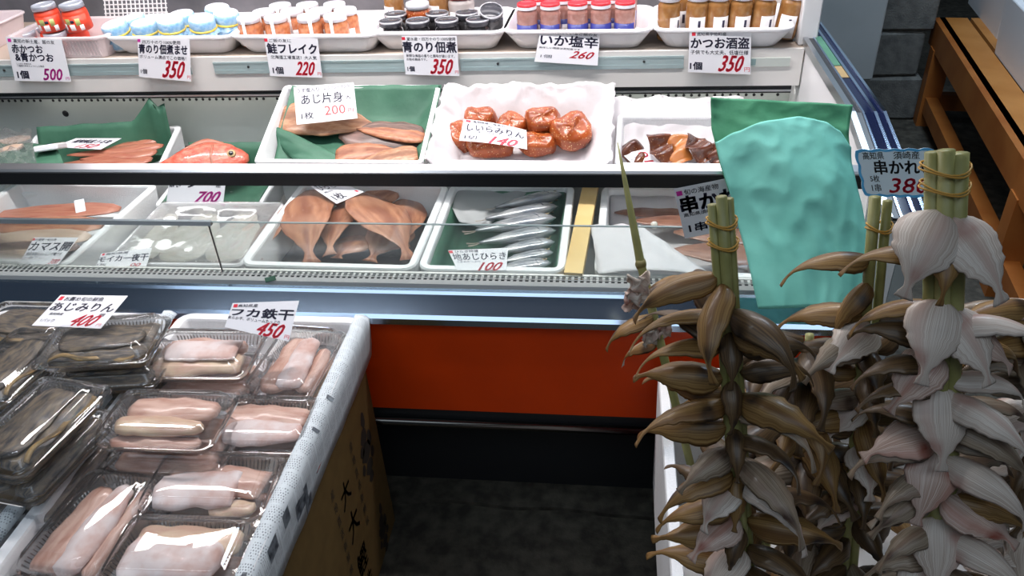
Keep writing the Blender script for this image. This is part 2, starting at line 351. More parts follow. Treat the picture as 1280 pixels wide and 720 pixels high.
def tag(o, label=None, cat=None, group=None, kind=None):
    if label: o['label'] = label
    if cat: o['category'] = cat
    if group: o['group'] = group
    if kind: o['kind'] = kind
    return o
def empty(name, M, label, cat, group=None):
    o = bpy.data.objects.new(name, None); COL.objects.link(o); o.empty_display_size = 0.05
    l, r, s_ = (M if isinstance(M, MX) else MX.Translation(V(M))).decompose()
    o.location = l; o.rotation_euler = r.to_euler(); o.scale = s_
    return tag(o, label, cat, group)
def struct(name, mb, mats): return tag(mb.build(name, mats), kind='structure')
def copy_tree(o, parent=None):
    c = o.copy(); COL.objects.link(c)
    if parent is not None: c.parent = parent
    for ch in list(o.children): copy_tree(ch, c)
    return c
def frame(p0, p1, up=V((0, 0, 1))):
    x = (V(p1) - V(p0)).normalized(); y = V(up).cross(x).normalized(); z = x.cross(y)
    M = MX.Identity(4)
    for i in range(3): M[i][0] = x[i]; M[i][1] = y[i]; M[i][2] = z[i]; M[i][3] = p0[i]
    return M
def lerp(a, b, t): return a + (b - a) * t
def curve(pts, t):
    """piecewise smooth interpolation of [(t, value...)]"""
    if t <= pts[0][0]: return pts[0][1]
    for a, b in zip(pts, pts[1:]):
        if t <= b[0]:
            k = (t - a[0]) / (b[0] - a[0]); k = k * k * (3 - 2 * k) * .5 + k * .5
            return a[1] + (b[1] - a[1]) * k
    return pts[-1][1]
def nz(p, s=1.0): return NZ.noise(V(p) * s)
# ================================================================ setting
mb = MB(); mb.box((-3, -2.2, -0.05), (4.2, 5.2, 0)); struct('floor', mb, 'concrete_floor')
# raised slab under the showcase with a broken edge
mb = MB()
edge = [at(px, py, 0.012) for px, py in ((300, 628), (440, 630), (500, 626), (560, 624), (610, 630), (640, 634), (700, 634), (760, 642), (800, 645), (860, 652), (960, 668))]
edge = [V((-1.7, edge[0].y, .012))] + edge + [V((.9, edge[-1].y - .02, .012))]
back = [V((p.x, .75, .012)) for p in edge]
n = len(edge); rings = [[(p.x, p.y, 0.0005) for p in edge] , [tuple(p) for p in edge], [tuple(p) for p in back]]
mb.loft(rings, False, False, 0, False, closed=False); struct('trim_1', mb, 'concrete_floor')
mb = MB(); mb.box((-3, 5.0, 0), (4.2, 5.2, 3.2)); struct('wall_back', mb, 'concrete')

# ---------------------------------------------------------------- showcase
XL, XR = -2.15, 0.475
case = empty('refrigerated_showcase', (-0.6, 0.4, 0), 'open refrigerated fish showcase with orange front panel, chrome rails and low glass front', 'display case')
def part(name, mb, mats, parent=None): return mb.build(name, mats, parent or case, True)
mb = MB(); mb.box((XL, 0, .306), (XR, .02, .56)); part('front_panel', mb, 'orange_panel')
mb = MB(); mb.box((XL, .004, .268), (XR, .03, .306)); part('lower_trim', mb, 'black_metal')
mb = MB(); mb.tube([(XL, -.006, .272), (XR, -.006, .272)], .010, 12); part('lower_rail', mb, 'dark_tube')
mb = MB(); mb.box((XL, .07, 0.012), (XR, .09, .27)); part('kick_plate', mb, 'black_metal')
mb = MB(); mb.extrude_x([(.036, .590), (.036, .603), (.031, .608), (.022, .607), (.017, .602), (-.022, .579), (-.028, .572), (-.028, .558), (-.004, .556), (.0, .556), (.02, .58)], XL, XR + .01)
part('bumper_rail', mb, 'chrome')
mb = MB(); mb.box((XL, .034, .55), (XR, .060, .588)); part('rail_gap', mb, 'dark_gap')
# perforated air grille: frame bars between two rows of slanted slots
gy0, gy1, gz = .058, .104, .600
mb = MB(); mb.box((XL, gy0, gz - .012), (XR, gy0 + .016, gz)); mb.box((XL, gy1 - .007, gz - .004), (XR, gy1, gz)); mb.box((XL, .0815, gz - .002), (XR, .0835, gz))
x = XL
while x < XR:
    for (ya, yb) in ((gy0 + .014, .083), (.083, gy1 - .005)):
        mb.add([(x, ya, gz - .001), (x + .0055, ya, gz - .001), (x + .0055, yb, gz - .001), (x, yb, gz - .001)], [(0, 1, 2, 3)])
    x += .0125
part('air_grille', mb, 'enamel')
mb = MB(); mb.box((XL, gy0, gz - .04), (XR, gy1 - .004, gz - .014)); part('grille_duct', mb, 'dark_gap')
mb = MB(); mb.box((XL, .02, .44), (XR, .90, .487)); mb.box((at(365, 200, .6).x, .56, .487), (XR, .86, .585)); part('deck', mb, 'deck_metal')
# back panel with a row of round air holes and the shelf over it
mb = MB(); mb.box((XL, .872, .545), (XR, .89, .80)); bp_ = part('back_panel', mb, 'enamel_back')
mb = MB(); X0 = aty(0, 122, .871).x - .1; i = 0; x = X0
while x < XR - .02:
    if (i % 17) not in (12,):
        mb.lathe([(.0042, 0), (.0042, .0012)], 8, M=MX.Translation((x, .8715, .6935)) @ MX.Rotation(PI / 2, 4, 'X'))
    x += .0208; i += 1
for px, py, r in ((82, 142, .010), (90, 161, .005), (185, 139, .005)):
    p = aty(px, py, .8712); mb.lathe([(r, 0), (r, .0012)], 12, M=MX.Translation(p) @ MX.Rotation(PI / 2, 4, 'X'))
tag(part('air_holes', mb, 'dark_gap', bp_), 'row of round black air holes')
mb = MB(); mb.box((XL, .775, .815), (XR, 1.16, .850)); part('shelf', mb, 'shelf_board')
mb = MB(); mb.box((XL, .765, .757), (XR - .004, .775, .851)); sf = part('shelf_front', mb, 'enamel')
mb = MB(); mb.box((XL, .772, .735), (XR - .02, .80, .757)); part('shelf_underside', mb, 'dark_gap')
mb = MB(); mb.box((XL, .766, .741), (XR - .02, .771, .746)); part('shelf_lip', mb, 'steel')
for pa, pb in ((-40, 235), (265, 560), (575, 855)):
    a, b = aty(pa, 75, .764).x, aty(pb, 72, .764).x
    mb = MB(); mb.box((a, .7625, .806), (b, .765, .838)); mb.box((a, .7615, .806), (b, .7625, .8165)); mb.box((a, .7615, .833), (b, .7625, .838))
    part('price_rail', mb, 'strip_blue', sf)
    for q in (a + .1, b - .1):
        mb = MB(); mb.lathe([(.003, 0), (.0035, .003)], 8, M=MX.Translation((q, .763, .825)) @ MX.Rotation(PI / 2, 4, 'X')); part('screw', mb, 'dark_gap', sf)
a, b = aty(938, 72, .764).x, aty(988, 72, .764).x
mb = MB(); mb.box((a, .761, .808), (b, .765, .83)); part('name_plate', mb, 'enamel_back', sf)
mb = MB(); mb.box((a - .006, .760, .812), (a + .014, .7655, .828)); part('thermometer', mb, 'glass_edge', sf)
mb = MB(); mb.box((XL, .05, 1.95), (XR + .03, 1.18, 1.99)); mb.box((XL, .03, 1.86), (XR + .03, .05, 1.99)); part('hood', mb, 'enamel_pale')
mb = MB(); mb.box((XL, 1.16, .85), (XR, 1.18, 1.95)); part('upper_back', mb, 'back_grey')
mb = MB(); mb.box((XR - .016, .79, .85), (XR + .03, .83, 1.6), bev=.004); part('corner_post', mb, 'enamel_pale')
mb = MB(); mb.box((XR - .02, .83, .85), (XR + .015, 1.16, 1.6)); part('side_panel', mb, 'enamel_pale')
# right end wall of the well, sloping down towards the front, with its railed top
ew = [(0.0, .45), (.90, .45), (.90, .862), (.30, .862), (.03, .80), (0.0, .78)]
mb = MB(); mb.extrude_x(ew, XR, XR + .035); part('end_wall', mb, 'enamel_pale')
mb = MB(); mb.box((XR + .036, .0, .02), (XR + .06, .90, .80)); part('end_cladding', mb, 'gray_steel')
tops = [V((XR, .92, .868)), V((XR, .30, .868)), V((XR, -.015, .803))]
def slat(x0, x1, z0, z1, nm, mt, cut=None):
    mb = MB(); pts = tops if cut is None else cut
    for p, q in zip(pts, pts[1:]):
        mb.loft([[(x0, k.y, k.z + z0), (x1, k.y, k.z + z0), (x1, k.y, k.z + z1), (x0, k.y, k.z + z1)] for k in (p, q)], True, True, 0, False)
    return part(nm, mb, mt)
er = slat(XR - .004, XR + .062, -.02, -.004, 'end_rail', 'steel')
for x0, x1 in ((XR + .018, XR + .022), (XR + .040, XR + .046), (XR + .058, XR + .064)):
    slat(x0, x1, -.004, .004, 'chrome_strip', 'chrome')
slat(XR - .006, XR + .006, -.004, .004, 'edge_strip', 'steel'); slat(XR + .006, XR + .018, -.004, .001, 'rail_groove', 'black_metal'); slat(XR + .022, XR + .040, -.004, .001, 'rail_inlay', 'navy_glass'); slat(XR + .046, XR + .058, -.004, .001, 'rail_groove', 'navy_glass')
slat(XR + .023, XR + .039, .001, .0025, 'green_inlay', 'green_liner', [V((XR, .80, .868)), V((XR, .58, .868))])
slat(XR + .023, XR + .039, .001, .0025, 'brown_tape', 'tape_brown', [V((XR, .575, .868)), V((XR, .50, .868))])
# glass front: upright pane under the chrome rail, lower sliding panes before it
xj = at(265, 300, .68).x
mb = MB(); mb.box((XL, .094, .600), (XR, .099, .813)); g = part('glass_pane', mb, 'glass')
mb = MB(); mb.box((XL, .085, .811), (XR, .117, .821)); mb.box((XL, .082, .821), (XR, .118, .843), bev=.004); part('glass_rail', mb, 'bright_steel')
mb = MB(); mb.box((XL, .0805, .811), (XR, .0825, .837)); part('rail_face', mb, 'black_metal')
for a, b, nm in ((XL, xj - .002, 'low'), (xj + .002, XR, 'low')):
    mb = MB(); mb.box((a, .086, .600), (b, .090, .723)); lp = part('sliding_pane', mb, 'fogged_glass')
    mb = MB(); mb.box((a, .0855, .723), (b, .0905, .7245)); part('pane_edge', mb, 'glass_edge', lp)
    if a == XL:
        mb = MB(); mb.box((a, .084, .716), (b + .012, .092, .726)); part('pane_strip', mb, 'frame_grey', lp)
    else:
        mb = MB(); mb.box((a, .0855, .602), (a + .0012, .0905, .723)); part('pane_edge', mb, 'ink_black', lp)
# scrap of green tape on the grille
p = at(338, 349, .601); mb = MB(); mb.box((-.011, -.009, 0), (.011, .009, .001), M=MX.Translation(p) @ MX.Rotation(.5, 4, 'Z')); tag(mb.build('tape_scrap', 'green_liner'), 'small scrap of green tape stuck on the air grille', 'tape')

# ---------------------------------------------------------------- background on the right
mb = MB(); x0 = aty(1026, 30, 1.9).x - .25; x1 = aty(1103, 40, 1.9).x
cab = empty('metal_cabinet', ((x0 + x1) / 2, 2.2, 0), 'plain grey metal cabinet standing behind the end of the showcase', 'cabinet')
zb = aty(1087, 101, 1.9).z
mb.box((x0, 1.9, zb), (x1, 2.22, 1.75), bev=.008); part('cabinet_body', mb, 'gray_steel', cab)
for fx in (x0 + .05, x1 - .04):
    for fy in (1.93, 2.18):
        mb = MB(); mb.lathe([(.025, 0), (.02, .02), (.018, zb)], 10, c=(fx, fy, 0)); part('foot', mb, 'black_metal', cab)
bx = at(1137, 150, 0); bl = []
for k in range(5):
    jit = (.02, -.012, .015, -.005, .01)[k]
    M = MX.Translation((bx.x - .20 + jit, bx.y + .1, .203 * k)) @ MX.Rotation((-.03, .02, -.05, .03, 0)[k], 4, 'Z')
    mb = MB(); mb.M = M; mb.box((-.20, -.095, 0), (.20, .095, .20), bev=.012)
    o = mb.build('concrete_block', 'block')
    tag(o, ('bottom grey concrete block of the stack standing on the floor', 'second grey concrete block from the floor in the stack', 'third grey concrete block up, jutting out to the right in the stack', 'fourth grey concrete block from the floor in the stack', 'topmost grey concrete block of the stack by the cabinet')[k], 'concrete block', 'stacked concrete blocks behind the showcase')
# low wooden bench
A = at(1180, 30, .44); B = at(1282, 187, .44); dirb = (B - A).normalized(); B2 = B + dirb * .35
sd = V((0, 0, 1)).cross(dirb); sd = sd if sd.x > 0 else -sd
bench = empty('wooden_bench', ((A + B2) / 2 + sd * .3).xy.to_3d(), 'low orange-brown wooden bench carrying white foam boxes', 'bench')
mb = MB(); mb.bar(A - dirb * .1 + V((0, 0, -.055)), B2 + V((0, 0, -.055)), .045, .11); part('front_beam', mb, 'orange_wood', bench)
mb = MB(); mb.bar(A - dirb * .1 + sd * .7 + V((0, 0, -.055)), B2 + sd * .7 + V((0, 0, -.055)), .045, .11); part('back_beam', mb, 'orange_wood', bench)
for k in range(5):
    mb = MB(); q = sd * (.055 + .125 * k); mb.bar(A - dirb * .1 + q + V((0, 0, -.012)), B2 + q + V((0, 0, -.012)), .11, .024); part('top_board', mb, 'orange_wood_top', bench)
for p in (A + dirb * .02, B2 - dirb * .25):
    for q in (0, .7):
        c = p + sd * (q if q else .01); mb = MB(); mb.bar(V((c.x, c.y, 0)), V((c.x, c.y, .34)), .075, .075, up=tuple(dirb)); part('leg', mb, 'orange_wood', bench)
for q, z in ((.01, .10), (.7, .10)):
    mb = MB(); mb.bar(A + sd * q + V((0, 0, z - .44)), B2 + sd * q + V((0, 0, z - .44)), .05, .07); part('stretcher', mb, 'orange_wood', bench)
mb = MB(); mb.bar(A + sd * .05 + V((0, 0, .10 - .44)), A + sd * .68 + V((0, 0, .10 - .44)), .05, .07); part('stretcher', mb, 'orange_wood', bench)

# ---------------------------------------------------------------- open boxes and trays
def open_box(mb, w, d, h, t, r, dr=0.0, lip=0.0, n=4, mi=0):
    e = .004
    R = [(w - 2 * dr, d - 2 * dr, r, 0), (w, d, r, h - lip - e if lip else h - e)]
    if lip: R += [(w, d, r, h - lip), (w + 2 * lip, d + 2 * lip, r + lip, h - lip * .8), (w + 2 * lip, d + 2 * lip, r + lip, h - e * .5), (w + 2 * lip - e, d + 2 * lip - e, r + lip, h), (w, d, r, h)]
    else: R += [(w - e, d - e, r, h)]
    R += [(w - 2 * t + e, d - 2 * t + e, max(r - t, .006), h), (w - 2 * t, d - 2 * t, max(r - t, .006), h - e), (w - 2 * t - 1.6 * dr, d - 2 * t - 1.6 * dr, max(r - t, .006), t)]
    mb.loft([[(x, y, z) for x, y in rr(a, b, c, n)] for a, b, c, z in R], True, True, mi, False)
    return mb
def box_frame(bl, br, z, depth, tilt=0.0):
    """rim frame: x along the front rim, y to the back, z off the rim plane; origin at the middle of the rim plane"""
    p0 = at(*bl, z); p1 = at(*br, z); ex = (p1 - p0); w = ex.length; ex.normalize()
    e0 = V((0, 0, 1)).cross(ex).normalized(); up = V((0, 0, 1)).cross(e0) if False else V((0, 0, 1))
    c, s = math.cos(math.radians(tilt)), math.sin(math.radians(tilt)); hz = ex.cross(e0)
    ey = e0 * c + hz * s; ez = ex.cross(ey); o = (p0 + p1) / 2 + ey * depth / 2
    if p0.y < .3: o.y += max(0, .106 - min(p0.y, p1.y))
    M = MX.Identity(4)
    for i in range(3): M[i][0] = ex[i]; M[i][1] = ey[i]; M[i][2] = ez[i]; M[i][3] = o[i]
    return M, w
def foam_box(M, w, d, h, label, t=.018, r=.022, dr=.006, name='foam_box', mt='foam', cat='foam box', group=None, lip=0):
    R = M @ MX.Translation((0, 0, -h)); o = empty(name, R, label, cat, group)
    mb = MB(); open_box(mb, w, d, h, t, r, dr, lip); mb.build('box_body' if name == 'foam_box' else 'tray_body', mt, o)
    return o
# foam boxes on the bench
ang = math.atan2(dirb.y, dirb.x)
bxs = []
for (px, py, wd, dd, hh, lab) in ((1244, 52, .62, .42, .34, 'white foam box at the far end of the wooden bench'), (1236, 62, .80, .50, .22, 'open white foam box at the near end of the wooden bench')):
    c = at(px, py, .44); sgn = -1 if 'far' in lab else 1
    M = MX.Translation(c + dirb * sgn * wd / 2 + sd * (dd / 2 + .0) + V((0, 0, hh))) @ MX.Rotation(ang, 4, 'Z')
    o = foam_box(M, wd, dd, hh, lab, t=.03, r=.03, dr=.012)
    if sgn < 0:
        mb = MB(); mb.box((wd / 2 - .12, dd / 2 - .005, hh * .1), (wd / 2 - .10, dd / 2 + .004, hh * .9)); mb.build('tape_strip', 'paper', o)
# ================================================================ trays and jars on the shelf
ORD = ['first', 'second', 'third', 'fourth', 'fifth', 'sixth', 'seventh', 'eighth', 'ninth', 'tenth']
ZR = .9065; TH = .054
def shelf_tray(pl, pr, label, prow=40, depth=.225, name='foam_tray'):
    M, w = box_frame((pl, prow), (pr, prow - 1.5), ZR, depth)
    return foam_box(M, w - .026, depth, TH, label, t=.006, r=.03, dr=.026, name='display_tray', mt='foam_tray', cat='tray', group='white trays along the shelf', lip=.008), M, w
trays = {}
for key, pl, pr, prow, lab in (('blue', 124, 293, 46, 'white foam tray of blue cloth-topped jars'), ('salmon', 281, 475, 44, 'white foam tray of white-capped salmon jars'),
        ('nori', 455, 634, 40, 'white foam tray of low black-lidded jars'), ('squid', 624, 820, 38, 'white foam tray of red-capped jars'),
        ('bonito', 813, 998, 36, 'white foam tray of tall brown jars with white caps, rightmost on the shelf')):
    trays[key] = shelf_tray(pl, pr, lab, prow)
ZF = .8588
def jar(kind, x, y, z, h, r, label, rz=0.0, tilt=(0, 0), group=None, neck=.82, caph=.014):
    M = MX.Translation((x, y, z)) @ MX.Rotation(tilt[0], 4, 'X') @ MX.Rotation(tilt[1], 4, 'Y') @ MX.Rotation(rz, 4, 'Z')
    o = empty('jar', M, label, 'jar', group)
    body, cap, capr = {'salmon': ('salmon_jar', 'cap_white', r * .93), 'squid': ('squid_jar', 'cap_red', r * .93), 'bonito': ('bonito_jar', 'cap_white', r * .96),
                       'nori': ('nori_jar', 'cap_black', r * .96), 'red': ('label_red', 'cap_grey', r * .95), 'glass': ('jar_glass', 'cap_red', r * .93), 'orange': ('mirin', 'cap_white', r * .95)}[kind]
    mb = MB(); mb.lathe([(r * .86, 0), (r * .97, .003), (r, .008), (r, h - caph - .014), (r * .97, h - caph - .008), (r * neck, h - caph - .002), (r * neck, h - caph + .003)], 20)
    mb.build('glass_body', body, o)
    mb = MB(); mb.lathe([(capr, h - caph), (capr, h - .003), (capr * .96, h), (capr * .82, h), (capr * .80, h - .0012), (capr * .3, h - .0012)] if kind in ('squid', 'glass', 'red') else [(capr, h - caph), (capr, h - .003), (capr * .95, h)], 20)
    if kind == 'squid':
        c = mb.build('lid', cap, o); mb = MB(); mb.lathe([(capr * 1.01, h - caph), (capr * 1.01, h - caph * .45)], 20, c0=False, c1=False); mb.build('lid_rim', 'cap_white', c)
    elif kind == 'nori':
        c = mb.build('lid', cap, o); mb = MB(); mb.loft([[(q * math.cos(2 * PI * j / 20), q * math.sin(2 * PI * j / 20), zz) for j in range(20)] for q, zz in ((capr * .93, h), (capr * .93, h + .0014), (capr * 1.02, h + .0008), (capr * 1.02, h - .003))], False, False); mb.build('lid_rim', 'cap_rim', c)
    else: mb.build('lid', cap, o)
    def wrap(a0, a1, z0, z1, mt, nm, rad=1.012, par=o):
        mb = MB(); n = max(3, int((a1 - a0) / 12)); P = [math.radians(a0 + (a1 - a0) * i / n) for i in range(n + 1)]
        ring = lambda q, z: [(q * math.cos(a), q * math.sin(a), z) for a in P]
        mb.loft([ring(r * 1.001, z0), ring(r * rad, z0), ring(r * rad, z1), ring(r * 1.001, z1)], False, False, 0, True, closed=False)
        return mb.build(nm, mt, par)
    hb = h - caph - .014
    if kind == 'salmon': wrap(-150, -40, hb * .12, hb * .62, 'jar_label', 'label'); wrap(-100, -84, hb * .2, h - .004, 'jar_label', 'seal_strip', 1.02)
    if kind == 'squid':
        l = wrap(-165, -15, hb * .06, hb * .68, 'label_navy', 'label')
        wrap(-70, -40, hb * .12, hb * .42, 'label_yellow', 'label_print', 1.02, l); wrap(-110, -80, hb * .12, hb * .5, 'jar_label', 'label_print', 1.02, l); wrap(-150, -125, hb * .1, hb * .35, 'label_red', 'label_print', 1.02, l)
    if kind == 'bonito':
        l = wrap(-120, -35, hb * .06, hb * .72, 'jar_label', 'label'); wrap(-112, -84, hb * .16, hb * .30, 'label_blue', 'label_print', 1.02, l); wrap(-75, -62, hb * .36, hb * .62, 'ink', 'label_print', 1.02, l)
    if kind == 'red':
        l = wrap(-175, -5, hb * .04, hb * .97, 'label_red', 'label')
        for a0, a1, z0, z1, mt in ((-150, -128, .45, .8, 'label_green'), (-135, -112, .2, .55, 'jar_label'), (-110, -85, .5, .85, 'label_green'), (-95, -70, .15, .5, 'jar_label'), (-62, -42, .4, .8, 'label_green'), (-50, -32, .1, .42, 'jar_label'), (-84, -68, .58, .74, 'ink')):
            wrap(a0, a1, hb * z0, hb * z1, mt, 'label_print', 1.02, l)
    if kind in ('glass', 'orange'): wrap(-140, -30, hb * .15, hb * .75, 'jar_label', 'label')
    return o
def xat(px, py, y): return aty(px, py, y).x
# salmon flake jars
for i, px in enumerate((313, 347, 388, 421)): jar('salmon', xat(px, 35, .845), .845, ZF, .078, .0335, f'{ORD[i]} white-capped salmon jar from the left, front row of its tray', rz=random.uniform(-.5, .5), group='salmon flake jars')
for i, px in enumerate((331, 366, 402, 433)): jar('salmon', xat(px, 22, .905), .905, ZF, .078, .0335, f'{ORD[i]} white-capped salmon jar from the left, middle row of its tray', rz=random.uniform(-.5, .5), group='salmon flake jars')
for i, px in enumerate((351, 385, 419)): jar('salmon', xat(px, 12, .967), .967, ZF, .078, .0335, f'{ORD[i]} white-capped salmon jar from the left, back row of its tray', rz=random.uniform(-.5, .5), group='salmon flake jars')
# low black-lidded jars
for i, px in enumerate((489, 523, 559, 598)): jar('nori', xat(px, 34, .842), .842, ZF, .060, .0325, f'{ORD[i]} low black-lidded jar from the left, front row of its tray', group='black-lidded seaweed jars')
for i, px in enumerate((495, 547, 584)): jar('nori', xat(px, 24, .905), .905, ZF, .061, .0325, f'{ORD[i]} low black-lidded jar from the left, second row of its tray', group='black-lidded seaweed jars')
jar('nori', xat(613, 22, .885), .885, ZF + .022, .060, .033, 'black-lidded jar tilted forward on others at the right of its tray', tilt=(.42, .12), group='black-lidded seaweed jars')
jar('orange', xat(523, 18, .925), .925, ZF, .085, .034, 'white-capped jar of orange flakes among the black-lidded jars')
for px, lab in ((493, 'tall slim brown jar with white label, left behind the black lids'), (549, 'tall slim brown jar behind the middle of the black lids')):
    jar('bonito', xat(px, 8, .965), .965, ZF, .125, .028, lab, rz=-.8)
jar('glass', xat(577, 10, .962), .962, ZF, .10, .037, 'wide clear jar with white label behind the black lids')
# red-capped jars
for i, px in enumerate((659, 688, 722, 751, 781)): jar('squid', xat(px, 22, .838), .838, ZF, .099, .0275, f'{ORD[i]} red-capped jar from the left, front row of its tray', rz=random.uniform(-.3, .3), group='red-capped jars of salted squid')
for i, px in enumerate((674, 704, 737, 766)): jar('squid', xat(px, 10, .892), .892, ZF, .099, .0275, f'{ORD[i]} red-capped jar from the left, middle row of its tray', rz=random.uniform(-.3, .3), group='red-capped jars of salted squid')
for i, px in enumerate((662, 690, 724, 754, 784)): jar('squid', xat(px, 0, .948), .948, ZF, .099, .0275, f'{ORD[i]} red-capped jar from the left, back row of its tray', rz=random.uniform(-.3, .3), group='red-capped jars of salted squid')
# tall brown jars
for i, px in enumerate((836, 871, 897, 925, 953, 983)): jar('bonito', xat(px, 18, .838), .838, ZF, .112, .0285, f'{ORD[i]} tall brown jar with white cap from the left, front row', rz=(.6, -.2, .1, 0, .2, -.4)[i], tilt=(0, (0, 0, 0, .02, .05, .13)[i]), group='tall brown jars of bonito')
for i, px in enumerate((852, 884, 912, 940)): jar('bonito', xat(px, 6, .900), .900, ZF, .112, .0285, f'{ORD[i]} tall brown jar with white cap from the left, second row', rz=random.uniform(-.4, .4), group='tall brown jars of bonito')
# cloth-topped jars
def cloth_jar(x, y, z, label, tilt):
    o = empty('cloth_topped_jar', MX.Translation((x, y, z)) @ MX.Rotation(tilt[0], 4, 'X') @ MX.Rotation(tilt[1], 4, 'Y'), label, 'jar', 'blue cloth-topped jars')
    h, r = .072, .033
    mb = MB(); mb.lathe([(r * .9, 0), (r, .006), (r, h * .5), (r * .9, h * .66)], 16); b = mb.build('glass_body', 'jar_label', o)
    mb = MB(); mb.loft([[(q * math.cos(a), q * math.sin(a), zz) for a in [math.radians(-160 + 14 * k) for k in range(11)]] for q, zz in ((r * 1.005, .008), (r * 1.02, .010), (r * 1.02, .03), (r * 1.005, .032))], False, False, closed=False); mb.build('label', 'cloth_blue', b)
    mb = MB(); rings = []
    for q, zz, am in ((r * 1.20, h * .42, .12), (r * 1.08, h * .54, .07), (r * .99, h * .60, .015), (r * 1.04, h * .66, .03), (r * 1.07, h * .90, .012), (r * 1.0, h * .985, 0), (r * .8, h, 0)):
        rings.append([(q * (1 + am * math.sin(9 * a)) * math.cos(a), q * (1 + am * math.sin(9 * a)) * math.sin(a), zz + am * .02 * math.sin(5 * a)) for a in [2 * PI * k / 48 for k in range(48)]])
    mb.loft(rings, False, True, lambda i, j: 1 if i >= 5 else 0); mb.build('cloth_cover', ['cloth_blue', 'cloth_top'], o)
    mb = MB(); mb.tube([(r * 1.05 * math.cos(a), r * 1.05 * math.sin(a), h * .605) for a in [2 * PI * k / 24 for k in range(25)]], .0030, 6); mb.build('gold_cord', 'gold_cord', o)
for px, py, y, dz, tl, lab in ((151, 40, .845, 0, (.18, -.10), 'first blue cloth-topped jar from the left in its tray'), (184, 40, .845, 0, (.10, .0), 'second blue cloth-topped jar from the left in its tray'),
        (217, 40, .838, .008, (.12, .05), 'third blue cloth-topped jar from the left in its tray'), (255, 38, .838, .012, (.16, .10), 'large-looking blue cloth-topped jar at right front of its tray'),
        (283, 28, .892, .01, (.10, .12), 'rightmost blue cloth-topped jar in its tray'), (170, 24, .905, .0, (.1, -.1), 'blue cloth-topped jar at left back of its tray'),
        (229, 22, .905, .006, (.1, .0), 'blue cloth-topped jar at middle back of its tray'), (269, 6, .958, .008, (.1, .1), 'rearmost blue cloth-topped jar of its tray')):
    cloth_jar(xat(px, py, y), y, ZF + dz, lab, tl)
# clear tub with the red-labelled jars, pale tray at the very left
M, wd = box_frame((2, 48), (130, 46), .912, .20)
tub = empty('plastic_tub', M @ MX.Translation((0, 0, -.0612)), 'translucent pink-tinged plastic tub at the left end of the shelf', 'tub')
mb = MB(); open_box(mb, wd - .016, .20, .062, .004, .03, .012, .008, n=6); mb.build('tub_body', 'clear_tub', tub)
mb = MB()
for k in range(26):
    xx = -wd / 2 + .03 + k * (wd - .06) / 25
    mb.bar((xx, -.099 + .006, .01), (xx, -.0995, .05), .0016, .0016)
mb.build('ridges', 'pink_plastic', tub)
for k, (px, py, y) in enumerate(((28, 36, .86), (66, 36, .855), (40, 22, .92), (90, 24, .92))):
    jar('red', xat(px, py, y), y, .8562, .046, .032, ('low grey-lidded jar at left front of the plastic tub', 'low grey-lidded jar at right front of the plastic tub', 'low grey-lidded jar at left back of the plastic tub', 'low grey-lidded jar at right back of the plastic tub')[k])
jar('red', xat(61, 20, .868), .868, .903, .075, .034, 'left red-labelled jar with grey lid standing on the low jars', rz=.1, tilt=(.03, -.06))
jar('red', xat(96, 19, .872), .872, .903, .075, .0345, 'right red-labelled jar with grey lid standing on the low jars', rz=-.1, tilt=(.03, -.07))
c = aty(8, 18, .93)
mb = MB(); M = MX.Translation((c.x - .10, .965, .915 + .06)) @ MX.Rotation(-.15, 4, 'Z')
foam_box(MX.Translation((c.x - .13, .93, .917)), .22, .23, .066, 'pink-white plastic tray at the far left edge of the shelf', t=.006, r=.03, dr=.012, name='plastic_tray', mt='pink_plastic', cat='tray', lip=.006)
p = aty(162, 4, 1.05)
mb = MB()
for k in range(15): mb.bar((-.10 + k * .2 / 14, 0, 0), (-.10 + k * .2 / 14, .03, .07), .003, .003)
for k in range(7): mb.bar((-.104, .03 * k / 6, .07 * k / 6), (.104, .03 * k / 6, .07 * k / 6), .003, .003)
mb.M = MX.Identity(4); o = mb.build('mesh_lid', 'foam_tray'); o.location = (p.x - .02, 1.10, .851); tag(o, 'white mesh plastic lid standing behind the cloth-topped jars', 'lid')

# ================================================================ lettering and price cards
GC = {}
def glyphs(s, bold=0.0):
    k = (s, bold)
    if k in GC: return GC[k]
    cu_ = bpy.data.curves.new('lettering', 'FONT'); cu_.body = s; cu_.resolution_u = 2; cu_.space_character = 1.0
    ob = bpy.data.objects.new('lettering', cu_); COL.objects.link(ob); bpy.context.view_layer.update()
    ev = ob.evaluated_get(bpy.context.evaluated_depsgraph_get()); me = ev.to_mesh()
    vs = [v.co.copy() for v in me.vertices]; fs = [tuple(p.vertices) for p in me.polygons]; ev.to_mesh_clear()
    bpy.data.objects.remove(ob); bpy.data.curves.remove(cu_)
    x0 = min(v.x for v in vs); x1 = max(v.x for v in vs); y0 = min(v.y for v in vs); y1 = max(v.y for v in vs)
    vs = [((v.x - x0) / (x1 - x0), (v.y - y0) / max(1e-6, y1 - y0)) for v in vs]
    GC[k] = (vs, fs); return GC[k]
def put_text(mb, s, rect, fn, bold=0.0, shear=0.0, mi=0):
    """fit a line of writing into rect; bold thickens the strokes by stamping the glyphs a hair apart"""
    vs, fs = glyphs(s); x0, y0, x1, y1 = rect; b = bold * (y1 - y0) * 1.5
    for dx, dy in (((-b, -b), (b, -b), (b, b), (-b, b)) if bold else ((0, 0),)):
        mb.add([fn(x0 + (x1 - x0) * (a * (1 - shear) + shear * c) + dx * .75, y0 + (y1 - y0) * c + dy) for a, c in vs], fs, mi)
def rect_mark(mb, r, fn, mi=0): mb.add([fn(r[0], r[1]), fn(r[2], r[1]), fn(r[2], r[3]), fn(r[0], r[3])], [(0, 1, 2, 3)], mi)
